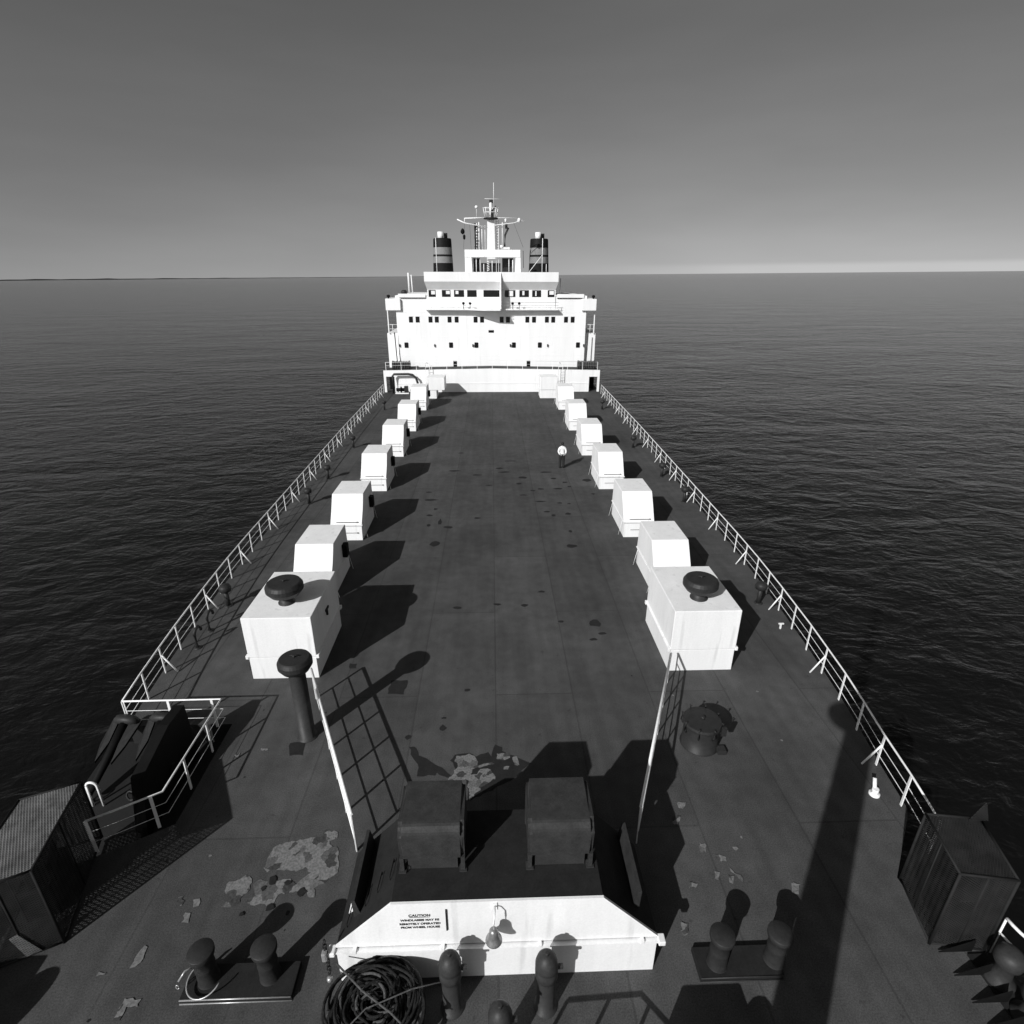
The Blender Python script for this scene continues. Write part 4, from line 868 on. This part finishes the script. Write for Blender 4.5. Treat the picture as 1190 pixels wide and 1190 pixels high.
b = MB(); b.tube([(-1.47, 66, 17.15), (-1.47, 66, 18.1)], .025, 6); b.lathe(-1.47, 66, [(0, 18.0), (.14, 18.05), (.17, 18.17), (.12, 18.28), (0, 18.32)]); b.build('dome_aerial', 'white', r)
b = MB(); b.tube([(-2.72, 66, 16.7), (-2.9, 66, 14.2)], .012, 5); b.tube([(-2.2, 66, 16.6), (-2.1, 66, 14.2)], .012, 5); b.tube([(2.4, 66, 16.7), (3.4, 66, 14.4)], .012, 5); b.tube([(3.4, 66, 14.1), (3.45, 66, 12.4)], .03, 5); b.build('halyard', 'mid', r)
b = MB(); b.lathe(-2.95, 66, [(0, 15.6), (.2, 15.75), (.22, 15.95), (.1, 16.15), (0, 16.2)]); b.lathe(-2.8, 66, [(0, 15.1), (.12, 15.2), (.14, 15.5), (0, 15.65)]); b.build('signal_shape', 'black', r)
b = MB(); b.box(1.1, 2.0, 65.9, 66.3, 14.2, 14.42, bev=.04); b.tube([(1.15, 66, 14.35), (1.15, 66, 14.6)], .2, 10); b.build('searchlight', 'white', r)

# ------------------------------------------------------------------ light, sky, camera
w = bpy.data.worlds.new('World'); SC.world = w; w.use_nodes = True
nt = w.node_tree; N = nt.nodes; L = nt.links; bg = N['Background']
sk = N.new('ShaderNodeTexSky'); sk.sky_type = 'NISHITA'; sk.sun_disc = False; sk.sun_elevation = EL; sk.sun_rotation = pi + AZ
sk.air_density = 1.0; sk.dust_density = 1.2; sk.ozone_density = 1.5
tcw = N.new('ShaderNodeTexCoord'); sx = N.new('ShaderNodeSeparateXYZ'); L.new(tcw.outputs['Generated'], sx.inputs[0])
tl = N.new('ShaderNodeVectorMath'); tl.operation = 'DOT_PRODUCT'; tl.inputs[1].default_value = (-0.0112, -0.0028, 1.0); L.new(tcw.outputs['Generated'], tl.inputs[0])
az_ = N.new('ShaderNodeMath'); az_.operation = 'ABSOLUTE'; L.new(tl.outputs['Value'], az_.inputs[0])
ad = N.new('ShaderNodeMath'); ad.operation = 'ADD'; ad.inputs[1].default_value = 0.075; L.new(az_.outputs[0], ad.inputs[0])
cx_ = N.new('ShaderNodeCombineXYZ'); L.new(sx.outputs[0], cx_.inputs[0]); L.new(sx.outputs[1], cx_.inputs[1]); L.new(ad.outputs[0], cx_.inputs[2])
nv = N.new('ShaderNodeVectorMath'); nv.operation = 'NORMALIZE'; L.new(cx_.outputs[0], nv.inputs[0]); L.new(nv.outputs[0], sk.inputs[0])
sp = N.new('ShaderNodeSeparateColor'); L.new(sk.outputs[0], sp.inputs[0])
def mr_(x, a, b_, lo, hi):
    q = N.new('ShaderNodeMapRange'); q.interpolation_type = 'SMOOTHSTEP'; q.inputs['From Min'].default_value = a; q.inputs['From Max'].default_value = b_
    q.inputs['To Min'].default_value = lo; q.inputs['To Max'].default_value = hi; L.new(x, q.inputs['Value']); return q.outputs['Result']
hz = N.new('ShaderNodeMath'); hz.operation = 'MULTIPLY'; L.new(mr_(tl.outputs['Value'], 0.008, 0.016, 1, 0), hz.inputs[0]); L.new(mr_(sx.outputs[0], 0.08, 0.5, 0, 0.22), hz.inputs[1])
h1 = N.new('ShaderNodeMath'); h1.operation = 'ADD'; h1.inputs[1].default_value = 1.0; L.new(hz.outputs[0], h1.inputs[0])
h2 = N.new('ShaderNodeMath'); h2.operation = 'MULTIPLY'; L.new(h1.outputs[0], h2.inputs[0]); L.new(sp.outputs[0], h2.inputs[1]); hn = N.new('ShaderNodeTexNoise'); hn.inputs['Scale'].default_value = 2.2; hn.inputs['Detail'].default_value = 5
hm = N.new('ShaderNodeMapping'); hm.inputs['Scale'].default_value = (1, 1, 5); L.new(tcw.outputs['Generated'], hm.inputs[0]); L.new(hm.outputs[0], hn.inputs['Vector'])
h3 = N.new('ShaderNodeMath'); h3.operation = 'MULTIPLY'; L.new(h2.outputs[0], h3.inputs[0]); L.new(mr_(hn.outputs['Fac'], 0.3, 0.7, 0.95, 1.05), h3.inputs[1])
L.new(h3.outputs[0], bg.inputs['Color'])   # black-and-white film behind a red filter
bg.inputs['Strength'].default_value = 0.086
sl = bpy.data.lights.new('sun', 'SUN'); sl.energy = 4.5; sl.angle = math.radians(0.5); sl.color = (1, 1, 1)
so = bpy.data.objects.new('sun', sl); C.objects.link(so)
d = Vector((math.sin(AZ) * math.cos(EL), math.cos(AZ) * math.cos(EL), -math.sin(EL)))
so.rotation_euler = d.to_track_quat('-Z', 'Y').to_euler(); so.location = (-30, -40, 40)
cd = bpy.data.cameras.new('camera'); cd.sensor_width = 36; cd.lens = 36 * 657.712 / 1190; cd.clip_end = 100000; cd.clip_start = .05
co = bpy.data.objects.new('camera', cd); C.objects.link(co); SC.camera = co
R3 = Matrix(((0.9994283165632344, 0.010220203452476564, -0.0322271235602757), (-0.03368309088539365, 0.38314515882135275, -0.9230737980574286), (0.002913664357060008, 0.9236316011880226, 0.38327036912193474)))
co.matrix_world = Matrix.Translation((0, 0, 11.5)) @ R3.to_4x4()
SC.view_settings.view_transform = 'Standard'; SC.view_settings.look = 'None'; SC.view_settings.gamma = 1; SC.view_settings.exposure = 0.0
SC.render.engine = 'CYCLES'
